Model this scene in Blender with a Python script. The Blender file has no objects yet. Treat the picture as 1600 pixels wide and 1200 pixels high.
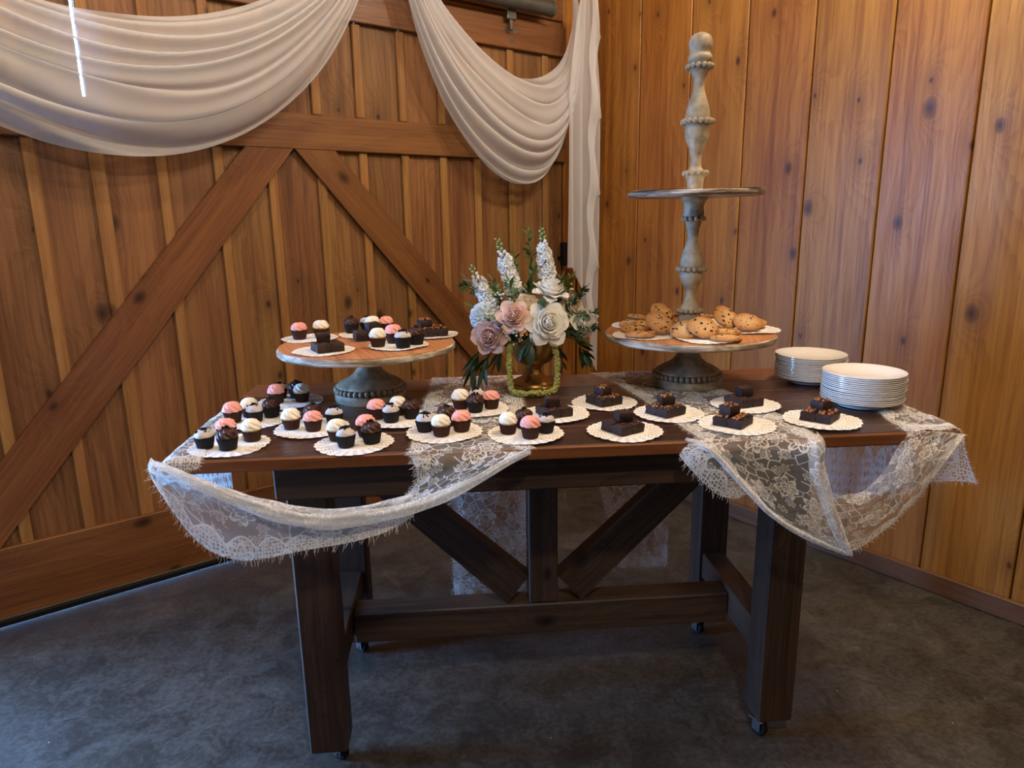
import bpy, math, random
import numpy as np
from mathutils import Vector, Matrix, Euler

random.seed(7)
np.random.seed(7)
PI = math.pi
sc = bpy.context.scene
COL = sc.collection

# ------------------------------------------------------------------ camera
cam_d = bpy.data.cameras.new('camera')
cam_d.sensor_width = 36.0
cam_d.lens = 36.0 * 1088.9 / 1600.0
cam_d.clip_start = 0.05
cam = bpy.data.objects.new('camera', cam_d)
COL.objects.link(cam)
PITCH, ROLL, CAMH = 0.2292, -0.017, 1.4497
_fw = Vector((0, math.cos(PITCH), -math.sin(PITCH)))
_up = Vector((0, math.sin(PITCH), math.cos(PITCH)))
_rt = Vector((1, 0, 0))
_R = _rt * math.cos(ROLL) + _up * math.sin(ROLL)
_U = _up * math.cos(ROLL) - _rt * math.sin(ROLL)
M = Matrix((_R, _U, -_fw)).transposed().to_4x4()
M.translation = (0, 0, CAMH)
cam.matrix_world = M
sc.camera = cam

# ------------------------------------------------------------------ world, light, exposure
sc.view_settings.view_transform = 'Standard'
sc.view_settings.look = 'None'
sc.view_settings.gamma = 1.0
sc.view_settings.use_curve_mapping = False
sc.view_settings.exposure = 0.32
sc.cycles.use_denoising = True
sc.cycles.max_bounces = 6
sc.cycles.diffuse_bounces = 3
sc.cycles.glossy_bounces = 3
sc.cycles.transparent_max_bounces = 24
sc.cycles.sample_clamp_indirect = 6.0

world = bpy.data.worlds.new('daylight')
sc.world = world
world.use_nodes = True
wb = world.node_tree.nodes['Background']
wb.inputs['Color'].default_value = (0.23, 0.48, 1.0, 1)     # cool overcast sky outside the barn
wb.inputs['Strength'].default_value = 54.0

# room frame: the two walls meet at CORNER; DL runs along the barn-door wall, DR along the plank wall
WYAW = 0.6535
CORNER = Vector((0.4017, 4.1264, 0))
DL = Vector((-math.cos(WYAW), -math.sin(WYAW), 0))
DR = Vector((math.sin(WYAW), -math.cos(WYAW), 0))
RL, RR, RH = 8.5, 7.0, 4.0            # room length, depth, height
OPEN0, OPEN1, OPENH = 3.72, 5.0, 2.25  # the doorway that stands open further along the door wall

def wallL(s, o, z): return CORNER + DL * s + DR * o + Vector((0, 0, z))
def wallR(s, o, z): return CORNER + DR * s + DL * o + Vector((0, 0, z))

def area_light(name, loc, target, sx, sy, power, color, portal=False):
    d = bpy.data.lights.new(name, 'AREA'); d.shape = 'RECTANGLE'
    d.size, d.size_y, d.energy, d.color = sx, sy, power, color
    if portal: d.cycles.is_portal = True
    o = bpy.data.objects.new(name, d); COL.objects.link(o); o.location = loc
    o.rotation_euler = (Vector(target) - Vector(loc)).to_track_quat('-Z', 'Y').to_euler()
    return o
_oc = wallL((OPEN0 + OPEN1) / 2, 0.02, OPENH / 2)
area_light('doorway_portal', _oc, _oc + DR, OPEN1 - OPEN0, OPENH, 10, (1, 1, 1), portal=True)

def bulb(name, loc, power, color=(1.0, 0.88, 0.70), radius=0.09):
    d = bpy.data.lights.new(name, 'POINT'); d.energy = power; d.color = color; d.shadow_soft_size = radius
    o = bpy.data.objects.new(name, d); COL.objects.link(o); o.location = loc
    return o
bulb('warm_lamp', (1.15, 1.65, 3.35), 62)
bulb('warm_lamp', (1.42, 2.15, 3.2), 46)
bulb('warm_lamp', (-0.75, 1.45, 3.35), 42)
bulb('warm_lamp', (0.30, -0.35, 3.0), 92)

# ------------------------------------------------------------------ helpers
def link(o, parent=None, label=None, cat=None, group=None, kind=None):
    COL.objects.link(o)
    if parent is not None: o.parent = parent
    if label: o['label'] = label
    if cat: o['category'] = cat
    if group: o['group'] = group
    if kind: o['kind'] = kind
    return o

def empty(name, loc=(0, 0, 0), rz=0, **k):
    o = bpy.data.objects.new(name, None); o.empty_display_size = 0.05
    o.location = loc; o.rotation_euler = (0, 0, rz)
    return link(o, **k)

def mk(name, verts, faces, mat, smooth=False):
    me = bpy.data.meshes.new(name)
    me.from_pydata([tuple(v) for v in verts], [], faces)
    if mat is not None: me.materials.append(mat)
    if smooth:
        me.polygons.foreach_set('use_smooth', [True] * len(me.polygons))
    me.update()
    return me

def ob(name, me, loc=(0, 0, 0), rot=(0, 0, 0), **k):
    o = bpy.data.objects.new(name, me); o.location = loc; o.rotation_euler = rot
    return link(o, **k)

class MB:
    """collects verts and faces of one mesh"""
    def __init__(s): s.v = []; s.f = []
    def add(s, v, f):
        n = len(s.v); s.v += [tuple(p) for p in v]; s.f += [tuple(i + n for i in q) for q in f]
    def box(s, x0, x1, y0, y1, z0, z1, bev=0.0, M=None):
        if bev <= 0:
            v = [(x, y, z) for z in (z0, z1) for y in (y0, y1) for x in (x0, x1)]
            f = [(0, 2, 3, 1), (4, 5, 7, 6), (0, 1, 5, 4), (2, 6, 7, 3), (0, 4, 6, 2), (1, 3, 7, 5)]
        else:
            b = bev; v = []; f = []
            def ring(z, i):
                return [(x0 + i + (b if 0 else 0), 0, 0)]
            # octagonal column with chamfered ends
            def oct_(z, d):
                X0, X1, Y0, Y1 = x0 + d, x1 - d, y0 + d, y1 - d
                return [(X0 + b, Y0, z), (X1 - b, Y0, z), (X1, Y0 + b, z), (X1, Y1 - b, z), (X1 - b, Y1, z), (X0 + b, Y1, z), (X0, Y1 - b, z), (X0, Y0 + b, z)]
            for z, d in ((z0, b), (z0 + b, 0), (z1 - b, 0), (z1, b)): v += oct_(z, d)
            for k in range(3):
                for i in range(8):
                    j = (i + 1) % 8; f.append((k * 8 + i, k * 8 + j, k * 8 + 8 + j, k * 8 + 8 + i))
            f.append(tuple(range(7, -1, -1))); f.append(tuple(range(24, 32)))
        if M is not None: v = [M @ Vector(p) for p in v]
        s.add(v, f)
    def lathe(s, prof, n=32, rfun=None, M=None):
        v = []; f = []; m = len(prof)
        for (r, z) in prof:
            for i in range(n):
                a = 2 * PI * i / n; rr = r * (rfun(a, z) if rfun else 1.0)
                v.append((rr * math.cos(a), rr * math.sin(a), z))
        for k in range(m - 1):
            for i in range(n):
                j = (i + 1) % n; f.append((k * n + i, k * n + j, k * n + n + j, k * n + n + i))
        if prof[0][0] > 1e-5: f.append(tuple(range(n - 1, -1, -1)))
        if prof[-1][0] > 1e-5: f.append(tuple(range((m - 1) * n, m * n)))
        if M is not None: v = [M @ Vector(p) for p in v]
        s.add(v, f)
    def ball(s, c, r, n=8, m=6, sq=(1, 1, 1)):
        prof = [(max(1e-6, r * math.sin(PI * k / m)), -r * math.cos(PI * k / m)) for k in range(m + 1)]
        v = []; f = []
        for (q, z) in prof:
            for i in range(n):
                a = 2 * PI * i / n; v.append((c[0] + q * math.cos(a) * sq[0], c[1] + q * math.sin(a) * sq[1], c[2] + z * sq[2]))
        for k in range(m):
            for i in range(n):
                j = (i + 1) % n; f.append((k * n + i, k * n + j, k * n + n + j, k * n + n + i))
        s.add(v, f)
    def tube(s, pts, r, n=6):
        pts = [Vector(p) for p in pts]; m = len(pts); v = []; f = []
        for k, p in enumerate(pts):
            t = (pts[min(k + 1, m - 1)] - pts[max(k - 1, 0)])
            if t.length < 1e-9: t = Vector((0, 0, 1))
            t.normalize()
            a = t.orthogonal().normalized() if k == 0 else (A - t * A.dot(t)).normalized()
            A = a; b = t.cross(a); rr = r[k] if isinstance(r, (list, tuple)) else r
            for i in range(n):
                th = 2 * PI * i / n; v.append(p + a * (rr * math.cos(th)) + b * (rr * math.sin(th)))
        for k in range(m - 1):
            for i in range(n):
                j = (i + 1) % n; f.append((k * n + i, k * n + j, k * n + n + j, k * n + n + i))
        f.append(tuple(range(n - 1, -1, -1))); f.append(tuple(range((m - 1) * n, m * n)))
        s.add(v, f)
    def mesh(s, name, mat, smooth=False): return mk(name, s.v, s.f, mat, smooth)

def smooth_angle(me, deg=35):
    me.polygons.foreach_set('use_smooth', [True] * len(me.polygons))
    try: me.set_sharp_from_angle(angle=math.radians(deg))
    except Exception: pass
    return me

# ------------------------------------------------------------------ materials
class NT:
    def __init__(s, name):
        s.m = bpy.data.materials.new(name); s.m.use_nodes = True
        s.t = s.m.node_tree; s.t.nodes.clear()
        s.out = s.n('ShaderNodeOutputMaterial')
    def n(s, typ, **k):
        x = s.t.nodes.new(typ)
        for a, b in k.items(): setattr(x, a, b)
        return x
    def l(s, a, b): s.t.links.new(a, b)
    def set(s, sock, v):
        if hasattr(v, 'is_linked'): s.l(v, sock)
        else: sock.default_value = v
    def math(s, op, a, b=None, c=None, clamp=False):
        x = s.n('ShaderNodeMath', operation=op); x.use_clamp = clamp
        s.set(x.inputs[0], a)
        if b is not None: s.set(x.inputs[1], b)
        if c is not None: s.set(x.inputs[2], c)
        return x.outputs[0]
    def vmath(s, op, a, b=None):
        x = s.n('ShaderNodeVectorMath', operation=op); s.set(x.inputs[0], a)
        if b is not None: s.set(x.inputs[1], b)
        return x
    def noise(s, vec, scale, detail=3, rough=0.5, dist=0.0):
        x = s.n('ShaderNodeTexNoise'); s.l(vec, x.inputs['Vector'])
        x.inputs['Scale'].default_value = scale; x.inputs['Detail'].default_value = detail
        x.inputs['Roughness'].default_value = rough; x.inputs['Distortion'].default_value = dist
        return x.outputs['Fac']
    def ramp(s, fac, stops, interp='LINEAR'):
        x = s.n('ShaderNodeValToRGB'); s.l(fac, x.inputs[0]); x.color_ramp.interpolation = interp
        e = x.color_ramp.elements
        while len(e) < len(stops): e.new(0.5)
        for i, (p, c) in enumerate(stops):
            e[i].position = p; e[i].color = (c[0], c[1], c[2], 1) if len(c) == 3 else c
        return x.outputs[0]
    def mix(s, fac, a, b, mode='MIX'):
        x = s.n('ShaderNodeMix', data_type='RGBA', blend_type=mode); s.set(x.inputs[0], fac)
        s.set(x.inputs[6], a); s.set(x.inputs[7], b); return x.outputs[2]
    def mapr(s, v, a, b, c=0.0, d=1.0):
        x = s.n('ShaderNodeMapRange'); s.set(x.inputs[0], v)
        x.inputs[1].default_value = a; x.inputs[2].default_value = b; x.inputs[3].default_value = c; x.inputs[4].default_value = d
        return x.outputs[0]
    def bsdf(s, color, rough=0.5, spec=0.5, metal=0.0, normal=None, **k):
        x = s.n('ShaderNodeBsdfPrincipled'); s.set(x.inputs['Base Color'], color)
        s.set(x.inputs['Roughness'], rough); x.inputs['Specular IOR Level'].default_value = spec
        x.inputs['Metallic'].default_value = metal
        for a, b in k.items(): s.set(x.inputs[a.replace('_', ' ')], b)
        if normal is not None: s.l(normal, x.inputs['Normal'])
        return x.outputs[0]
    def bump(s, h, strength=0.3, dist=0.01):
        x = s.n('ShaderNodeBump'); s.l(h, x.inputs['Height']); x.inputs['Strength'].default_value = strength
        x.inputs['Distance'].default_value = dist; return x.outputs[0]
    def done(s, shader): s.l(shader, s.out.inputs['Surface']); return s.m

def C(r, g, b):
    f = lambda c: ((c / 255) / 12.92 if c / 255 <= 0.04045 else (((c / 255) + 0.055) / 1.055) ** 2.4)
    return (f(r), f(g), f(b), 1)

def wood(name, dark, mid, light, knot=None, knots=0.5, rough=0.5, spec=0.35, saw=0.0, vary=0.25, grain=1.0, kscale=3.2):
    """grain runs along local Z of each board; every board gets its own cut of it"""
    t = NT(name)
    tc = t.n('ShaderNodeTexCoord'); oi = t.n('ShaderNodeObjectInfo')
    off = t.vmath('MULTIPLY', oi.outputs['Random'], (37.0, 11.0, 91.0)).outputs[0]
    co = t.vmath('ADD', tc.outputs['Object'], off).outputs[0]
    sep0 = t.n('ShaderNodeSeparateXYZ'); t.l(co, sep0.inputs[0])
    cmb = t.n('ShaderNodeCombineXYZ'); t.l(sep0.outputs[0], cmb.inputs[0]); t.l(t.math('MULTIPLY', sep0.outputs[2], 0.62), cmb.inputs[1])
    flat = cmb.outputs[0]
    vor = t.n('ShaderNodeTexVoronoi', voronoi_dimensions='2D'); t.l(flat, vor.inputs['Vector']); vor.inputs['Scale'].default_value = kscale
    vor.inputs['Randomness'].default_value = 1.0
    d = t.math('DIVIDE', vor.outputs['Distance'], kscale)
    cs = t.n('ShaderNodeSeparateColor'); t.l(vor.outputs['Color'], cs.inputs[0])
    has = t.math('LESS_THAN', cs.outputs[0], knots)
    wob = t.noise(flat, 30, 2)
    ksz = t.math('MULTIPLY_ADD', t.math('POWER', cs.outputs[1], 2.0), 0.022, 0.006)
    dk = t.math('SUBTRACT', d, t.math('MULTIPLY', t.math('SUBTRACT', wob, 0.5), 0.012))
    kn = t.math('SUBTRACT', 1.0, t.math('DIVIDE', dk, ksz), clamp=True)
    kn = t.math('MULTIPLY', t.math('POWER', kn, 0.6), has)
    halo = t.math('MULTIPLY', t.math('POWER', 2.718, t.math('MULTIPLY', d, -34.0)), has)
    # growth rings bend round the knots
    sep = t.n('ShaderNodeSeparateXYZ'); t.l(co, sep.inputs[0])
    slow = t.noise(t.vmath('MULTIPLY', co, (1.6, 1.6, 0.35)).outputs[0], 1.6, 2)
    ph = t.math('ADD', t.math('MULTIPLY', sep.outputs[0], 26.0), t.math('MULTIPLY', slow, 15.0))
    ph = t.math('ADD', ph, t.math('MULTIPLY', halo, 9.0))
    jit = t.noise(t.vmath('MULTIPLY', co, (60, 60, 3.0)).outputs[0], 1.0, 3)
    ph = t.math('ADD', ph, t.math('MULTIPLY', jit, 0.9))
    ring = t.math('FRACT', ph)
    fib = t.noise(t.vmath('MULTIPLY', co, (110, 110, 3.0)).outputs[0], 1.0, 4, 0.6)
    blot = t.noise(t.vmath('MULTIPLY', co, (7, 7, 1.3)).outputs[0], 1.0, 3, 0.55)
    v = t.math('ADD', t.math('MULTIPLY', t.math('POWER', ring, 2.0), 0.16 * grain), t.math('MULTIPLY', fib, 0.95 * grain))
    stripe = t.noise(t.vmath('MULTIPLY', co, (22, 22, 0.5)).outputs[0], 1.0, 3, 0.55)
    v = t.math('ADD', v, t.math('MULTIPLY', t.math('SUBTRACT', stripe, 0.5), 1.0))
    v = t.math('ADD', v, t.math('MULTIPLY', blot, 0.75))
    v = t.math('SUBTRACT', v, 0.24 + 0.445 * grain)
    col = t.ramp(v, [(0.0, light[:3]), (0.42, mid[:3]), (1.0, dark[:3])])
    val = t.math('MULTIPLY_ADD', oi.outputs['Random'], vary, 1.0 - vary * 0.5)
    hs = t.n('ShaderNodeHueSaturation'); t.l(col, hs.inputs['Color']); t.l(val, hs.inputs['Value'])
    hs.inputs['Saturation'].default_value = 1.0
    t.l(t.math('MULTIPLY_ADD', t.math('FRACT', t.math('MULTIPLY', oi.outputs['Random'], 17.3)), 0.012, 0.494), hs.inputs['Hue'])
    col = hs.outputs[0]
    kc = knot or (dark[0] * 0.35, dark[1] * 0.3, dark[2] * 0.3, 1)
    col = t.mix(t.math('MULTIPLY', halo, 0.5), col, (dark[0], dark[1], dark[2], 1))
    col = t.mix(t.math('MULTIPLY', kn, 0.9, clamp=True), col, kc)
    h = t.math('ADD', t.math('MULTIPLY', fib, 0.5), t.math('MULTIPLY', ring, -0.15))
    if saw > 0:
        sw = t.noise(t.vmath('MULTIPLY', co, (5, 5, 260)).outputs[0], 1.0, 2)
        h = t.math('ADD', h, t.math('MULTIPLY', sw, saw))
    r = t.math('MULTIPLY_ADD', fib, 0.25, rough - 0.12)
    return t.done(t.bsdf(col, r, spec, normal=t.bump(h, 0.35, 0.0025)))

M_WALL = wood('wall_cedar', C(88, 46, 15), C(142, 88, 32), C(174, 119, 50), knots=0.6, rough=0.42, spec=0.4, saw=0.25, vary=0.22, kscale=4.6)
M_DOOR = wood('door_cedar', C(64, 40, 23), C(112, 74, 42), C(143, 101, 61), knots=0.55, rough=0.5, spec=0.35, saw=0.7, vary=0.3, kscale=4.4)
M_BATT = wood('batten_cedar', C(96, 62, 31), C(142, 99, 53), C(166, 122, 70), knots=0.35, rough=0.5, saw=0.4, vary=0.2, kscale=6)
M_RAIL = wood('rail_cedar', C(71, 41, 22), C(110, 68, 37), C(133, 88, 50), knots=0.6, rough=0.4, spec=0.4, vary=0.12, kscale=4.0)
M_BASE = wood('baseboard_wood', C(62, 42, 29), C(90, 63, 44), C(108, 78, 55), knots=0.3, rough=0.5)
M_TABLE = wood('table_walnut_stain', C(26, 16, 13), C(50, 31, 24), C(72, 46, 34), knots=0.25, rough=0.3, spec=0.5, vary=0.25)
M_TEDGE = wood('table_edge_stain', C(56, 28, 15), C(100, 56, 30), C(124, 74, 42), knots=0.25, rough=0.33, spec=0.45, vary=0.1)
M_TREAR = wood('table_rear_plank_stain', C(74, 43, 26), C(118, 76, 48), C(140, 94, 62), knots=0.2, rough=0.33, spec=0.45, vary=0.1)
M_LEG = wood('table_leg_stain', C(24, 17, 14), C(50, 36, 28), C(76, 56, 42), knots=0.55, rough=0.5, spec=0.35, vary=0.2, kscale=5)
M_STANDTOP = wood('stand_top_wood', C(110, 66, 36), C(168, 108, 64), C(196, 138, 88), knots=0.2, rough=0.5, vary=0.05)

def simple(name, col, rough=0.5, spec=0.5, metal=0.0, nscale=0, namp=0.2, bump=0.0, bscale=60, **k):
    t = NT(name); c = col
    tc = t.n('ShaderNodeTexCoord')
    if nscale:
        n = t.noise(tc.outputs['Object'], nscale, 4)
        f = t.mapr(n, 0.3, 0.7, 1 - namp, 1 + namp)
        c = t.vmath('MULTIPLY', (col[0], col[1], col[2]), f).outputs[0]
    nm = None
    if bump: nm = t.bump(t.noise(tc.outputs['Object'], bscale, 3), bump, 0.002)
    return t.done(t.bsdf(c, rough, spec, metal, nm, **k))

M_BLACK = simple('black_rubber', C(14, 15, 17), 0.6, 0.3)
M_STEEL = simple('dull_steel', C(112, 112, 108), 0.42, 0.5, 0.85, 40, 0.15)
M_PIPE = simple('track_pipe_steel', C(96, 98, 92), 0.5, 0.5, 0.6, 12, 0.2)
M_FLOORSTRIP = simple('door_sill_metal', C(66, 62, 58), 0.5, 0.4, 0.3, 30, 0.2)

def floor_mat():
    t = NT('stained_concrete'); tc = t.n('ShaderNodeTexCoord'); co = tc.outputs['Object']
    a = t.noise(co, 1.3, 5, 0.6, 0.4); b = t.noise(co, 9.0, 7, 0.7, 0.9); c = t.noise(co, 60, 5, 0.7)
    v = t.math('ADD', t.math('MULTIPLY', a, 0.42), t.math('ADD', t.math('MULTIPLY', b, 0.5), t.math('MULTIPLY', c, 0.42)))
    col = t.ramp(v, [(0.44, C(32, 29, 25)), (0.62, C(56, 52, 45)), (0.76, C(82, 78, 70)), (0.92, C(112, 108, 100))])
    spk = t.n('ShaderNodeTexVoronoi'); t.l(co, spk.inputs['Vector']); spk.inputs['Scale'].default_value = 9
    dot = t.math('LESS_THAN', spk.outputs['Distance'], 0.022)
    col = t.mix(t.math('MULTIPLY', dot, 0.7), col, C(190, 186, 178))
    r = t.math('MULTIPLY_ADD', b, 0.35, 0.28)
    return t.done(t.bsdf(col, r, 0.45, normal=t.bump(t.math('ADD', c, b), 0.12, 0.004)))
M_FLOOR = floor_mat()

# ------------------------------------------------------------------ setting
def plank_mesh(name, w, th, ln, mat, bev=0.0035):
    b = MB(); b.box(-w / 2, w / 2, -th / 2, th / 2, 0, ln, bev); return b.mesh(name, mat)

def frame_obj(name, me, origin, xdir, zdir, **k):
    """object whose local X runs along xdir and local Z (the grain) along zdir"""
    x = Vector(xdir).normalized(); z = Vector(zdir).normalized(); y = z.cross(x)
    mt = Matrix((x, y, z)).transposed().to_4x4(); mt.translation = origin
    o = bpy.data.objects.new(name, me); link(o, **k); o.matrix_world = mt
    return o

UPV = Vector((0, 0, 1))
# floor slab (runs a little way outside under the doors)
b = MB()
cs_ = [wallL(-0.6, -2.5, 0), wallL(RL, -2.5, 0), wallL(RL, RR, 0), wallL(-0.6, RR, 0)]
b.add([c for c in cs_] + [c - UPV * 0.1 for c in cs_], [(0, 1, 2, 3), (7, 6, 5, 4), (0, 4, 5, 1), (1, 5, 6, 2), (2, 6, 7, 3), (3, 7, 4, 0)])
ob('floor', b.mesh('floor', M_FLOOR), kind='structure', label='dark mottled stained concrete floor')

def slab(name, p0, p1, th, z0, z1, mat, out, **k):
    p0, p1 = Vector(p0), Vector(p1); o = Vector(out) * th
    q = [p0, p1, p1 + o, p0 + o]
    b = MB(); b.add([v + UPV * z0 for v in q] + [v + UPV * z1 for v in q], [(0, 3, 2, 1), (4, 5, 6, 7), (0, 1, 5, 4), (1, 2, 6, 5), (2, 3, 7, 6), (3, 0, 4, 7)])
    return ob(name, b.mesh(name, mat), **k)

M_SHELL = simple('barn_shell_wood', C(132, 88, 52), 0.6, 0.3, 0, 3, 0.2)
# plank wall on the right: backing + 12 inch boards
wr = empty('wall_right', CORNER, kind='structure', label='wall of wide vertical knotty cedar planks')
bk = slab('wall_backing', wallR(-0.2, -0.03, 0), wallR(RR, -0.03, 0), 0.12, 0, RH, M_BLACK, -DL)
bk.parent = wr; bk.matrix_parent_inverse = Matrix.Translation(-CORNER)
edges = [-0.1, 0.13, 0.445, 0.76, 1.066, 1.376, 1.688, 1.996, 2.307]
while edges[-1] < RR: edges.append(edges[-1] + 0.31)
for i in range(len(edges) - 1):
    s0, s1 = edges[i], edges[i + 1]; s0 = max(s0, -0.02)
    me = plank_mesh('plank', s1 - s0 - 0.006, 0.024, RH - 0.03, M_WALL)
    o = frame_obj('plank', me, wallR((s0 + s1) / 2, -0.012, 0.02) - CORNER, DR, UPV, parent=wr)
    o.matrix_world = Matrix.Translation(CORNER) @ o.matrix_world
    o.matrix_parent_inverse = Matrix.Identity(4)
    mt = o.matrix_world.copy(); o.matrix_basis = Matrix.Translation(-CORNER) @ mt
bb = plank_mesh('baseboard_right', 0.078, 0.02, RR - 0.02, M_BASE, 0.003)
frame_obj('baseboard_right', bb, wallR(0.01, 0.012, 0.040), UPV, DR, kind='structure', label='low brown wooden baseboard under the plank wall')

# door wall: solid beside and above the doorway, with the doorway behind the sliding door
wl = empty('wall_left', CORNER, kind='structure', label='timber wall carrying the sliding barn door')
def wl_part(name, s0, s1, z0, z1, o0=-0.10, th=0.10, mat=M_SHELL):
    p = slab(name, wallL(s0, o0, 0) - CORNER, wallL(s1, o0, 0) - CORNER, th, z0, z1, mat, DR); p.parent = wl; return p
wl_part('wall_panel', -0.2, 0.14, 0, RH, -0.16, 0.1145)
wl_part('wall_panel', 0.14, 3.62, 2.42, RH, -0.16, 0.1145)
wl_part('wall_panel', 3.62, OPEN0, 0, RH)
wl_part('wall_panel', OPEN0, OPEN1, OPENH, RH)
wl_part('wall_panel', OPEN1, RL, 0, RH)
for s0, s1 in ((0.0, 0.095),):
    me = plank_mesh('plank', s1 - s0, 0.03, RH - 0.02, M_WALL)
    o = frame_obj('plank', me, (0, 0, 0), DL, UPV, parent=wl); o.matrix_basis = Matrix.Translation(wallL((s0 + s1) / 2, -0.04, 0.01) - CORNER) @ o.matrix_basis
# header board above the track
me = plank_mesh('header_board', 0.34, 0.03, 3.6, M_RAIL)
o = frame_obj('header_board', me, (0, 0, 0), UPV, DL, parent=wl); o.matrix_basis = Matrix.Translation(wallL(0.0, -0.045, 2.66) - CORNER) @ o.matrix_basis
# the rest of the barn shell, out of view
slab('wall_back', wallL(0, RR, 0), wallL(RL, RR, 0), 0.1, 0, RH, M_SHELL, DR, kind='structure', label='plain timber wall behind the viewer')
slab('wall_far', wallL(RL, 0, 0), wallL(RL, RR, 0), 0.1, 0, RH, M_SHELL, DL, kind='structure', label='plain timber end wall')
b = MB(); q = [wallL(-0.2, -0.2, RH), wallL(RL + .1, -0.2, RH), wallL(RL + .1, RR + .1, RH), wallL(-0.2, RR + .1, RH)]
b.add(q + [v + UPV * 0.1 for v in q], [(3, 2, 1, 0), (4, 5, 6, 7), (0, 1, 5, 4), (1, 2, 6, 5), (2, 3, 7, 6), (3, 0, 4, 7)])
ob('ceiling', b.mesh('ceiling', M_SHELL), kind='structure', label='timber ceiling of the barn')

# the sliding barn door: boards, battens, rails and braces, each its own piece
door = empty('door_1', CORNER, kind='structure', label='sliding board and batten barn door with diagonal braces')
def dpiece(name, w, th, ln, mat, s, o, z, xdir, zdir):
    me = plank_mesh(name, w, th, ln, mat)
    q = frame_obj(name, me, (0, 0, 0), xdir, zdir, parent=door)
    q.matrix_basis = Matrix.Translation(wallL(s, o, z) - CORNER) @ q.matrix_basis
    return q
bat = [0.240, 0.474, 0.695, 0.898, 1.110, 1.328, 1.533, 1.752, 1.967, 2.180, 2.390, 2.602, 2.808, 3.02, 3.235]
bed = [0.112] + bat + [3.45]
for i in range(len(bed) - 1):
    s0, s1 = bed[i], bed[i + 1]
    g = 0.004
    if abs(s1 - 2.390) < 1e-6: s1b = s1 + 0.010
    else: s1b = s1 - g / 2
    s0b = s0 + (0.019 if abs(s0 - 2.390) < 1e-6 else g / 2)
    dpiece('board', s1b - s0b, 0.02, 2.40, M_DOOR, (s0b + s1b) / 2, -0.034, 0.04, DL, UPV)
for s in bat:
    w = 0.04
    sh = -0.012 if abs(s - 2.390) < 1e-6 else 0.0
    dpiece('batten', w + (0.012 if sh else 0), 0.016, 1.468, M_BATT, s + (0.007 if sh else 0), -0.016, 0.300, DL, UPV)
    dpiece('batten', w, 0.016, 0.39, M_BATT, s + sh, -0.016, 1.912, DL, UPV)
L_D = 3.45 - 0.105
dpiece('bottom_rail', 0.278, 0.030, L_D, M_RAIL, 0.105, -0.009, 0.166, UPV, DL)
dpiece('middle_rail', 0.145, 0.030, L_D, M_RAIL, 0.105, -0.009, 1.8375, UPV, DL)
dpiece('top_rail', 0.143, 0.030, L_D, M_RAIL, 0.105, -0.009, 2.377, UPV, DL)
# braces (inverted V meeting at the middle rail): plank cut to the rails
def brace(name, pts):
    zmid = [Vector((0, 0))]
    p = [Vector(q) for q in pts]                        # (s,z) corners, ordered
    a = ((p[0] + p[1]) / 2); c = ((p[2] + p[3]) / 2)
    dv = (c - a).normalized(); nv = Vector((-dv.y, dv.x))
    loc = [(nv.dot(q - a), dv.dot(q - a)) for q in p]
    v = [(x, -0.015, z) for x, z in loc] + [(x, 0.015, z) for x, z in loc]
    me = mk(name, v, [(0, 1, 2, 3), (7, 6, 5, 4), (0, 4, 5, 1), (1, 5, 6, 2), (2, 6, 7, 3), (3, 7, 4, 0)], M_RAIL)
    zd = DL * dv.x + UPV * dv.y; xd = DL * nv.x + UPV * nv.y
    q = frame_obj(name, me, (0, 0, 0), xd, zd, parent=door)
    q.matrix_basis = Matrix.Translation(wallL(a.x, -0.009, a.y) - CORNER) @ q.matrix_basis
brace('diagonal_brace', [(2.90, 0.300), (3.13, 0.300), (1.862, 1.765), (1.660, 1.765)])
brace('diagonal_brace', [(1.650, 1.765), (1.468, 1.765), (0.20, 0.305), (0.40, 0.305)])
dpiece('sill_strip', 0.012, 0.034, L_D, M_FLOORSTRIP, 0.105, -0.006, 0.031, UPV, DL)
dpiece('rubber_seal', 0.024, 0.030, L_D, M_BLACK, 0.105, -0.004, 0.0145, UPV, DL)
# hanger: bracket, strap and three bolts
hb = MB(); hb.box(-0.028, 0.028, -0.012, 0.012, -0.028, 0.022, 0.004); hb.box(-0.009, 0.009, -0.008, 0.008, -0.075, -0.02, 0.002)
def dmesh(name, me, s, o, z):
    q = frame_obj(name, me, (0, 0, 0), DL, UPV, parent=door); q.matrix_basis = Matrix.Translation(wallL(s, o, z) - CORNER) @ q.matrix_basis
dmesh('track_hanger', hb.mesh('track_hanger', M_STEEL), 0.50, 0.035, 2.455)
bm_ = MB(); bm_.lathe([(0.013, 0), (0.013, 0.003), (0.007, 0.004), (0.007, 0.008), (0, 0.009)], 12, M=Matrix.Rotation(PI / 2, 4, 'X'))
bolt = bm_.mesh('bolt', M_STEEL)
for s, z in ((0.512, 2.383), (0.452, 2.39), (0.474, 2.335)): dmesh('bolt', bolt, s, 0.006, z)
lt = MB(); lt.box(-0.012, 0.012, -0.02, 0.02, 0, 0.13, 0.004); lt.box(-0.008, 0.008, -0.05, -0.01, 0.03, 0.05, 0.003)
dmesh('door_latch', lt.mesh('door_latch', M_BLACK), 0.135, 0.02, 1.20)
# track pipe
pb = MB(); pb.tube([wallL(0.275, 0.07, 2.505), wallL(3.6, 0.07, 2.505)], 0.036, 20)
pb.tube([wallL(0.26, 0.07, 2.505), wallL(0.278, 0.07, 2.505)], 0.039, 20)
for s in (0.7, 1.9, 3.1): pb.tube([wallL(s, -0.04, 2.56), wallL(s, 0.06, 2.52)], 0.012, 8)
tp = smooth_angle(pb.mesh('track_pipe', M_PIPE)); ob('trim_1', tp, kind='structure', label='grey steel track pipe above the barn door')
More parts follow.
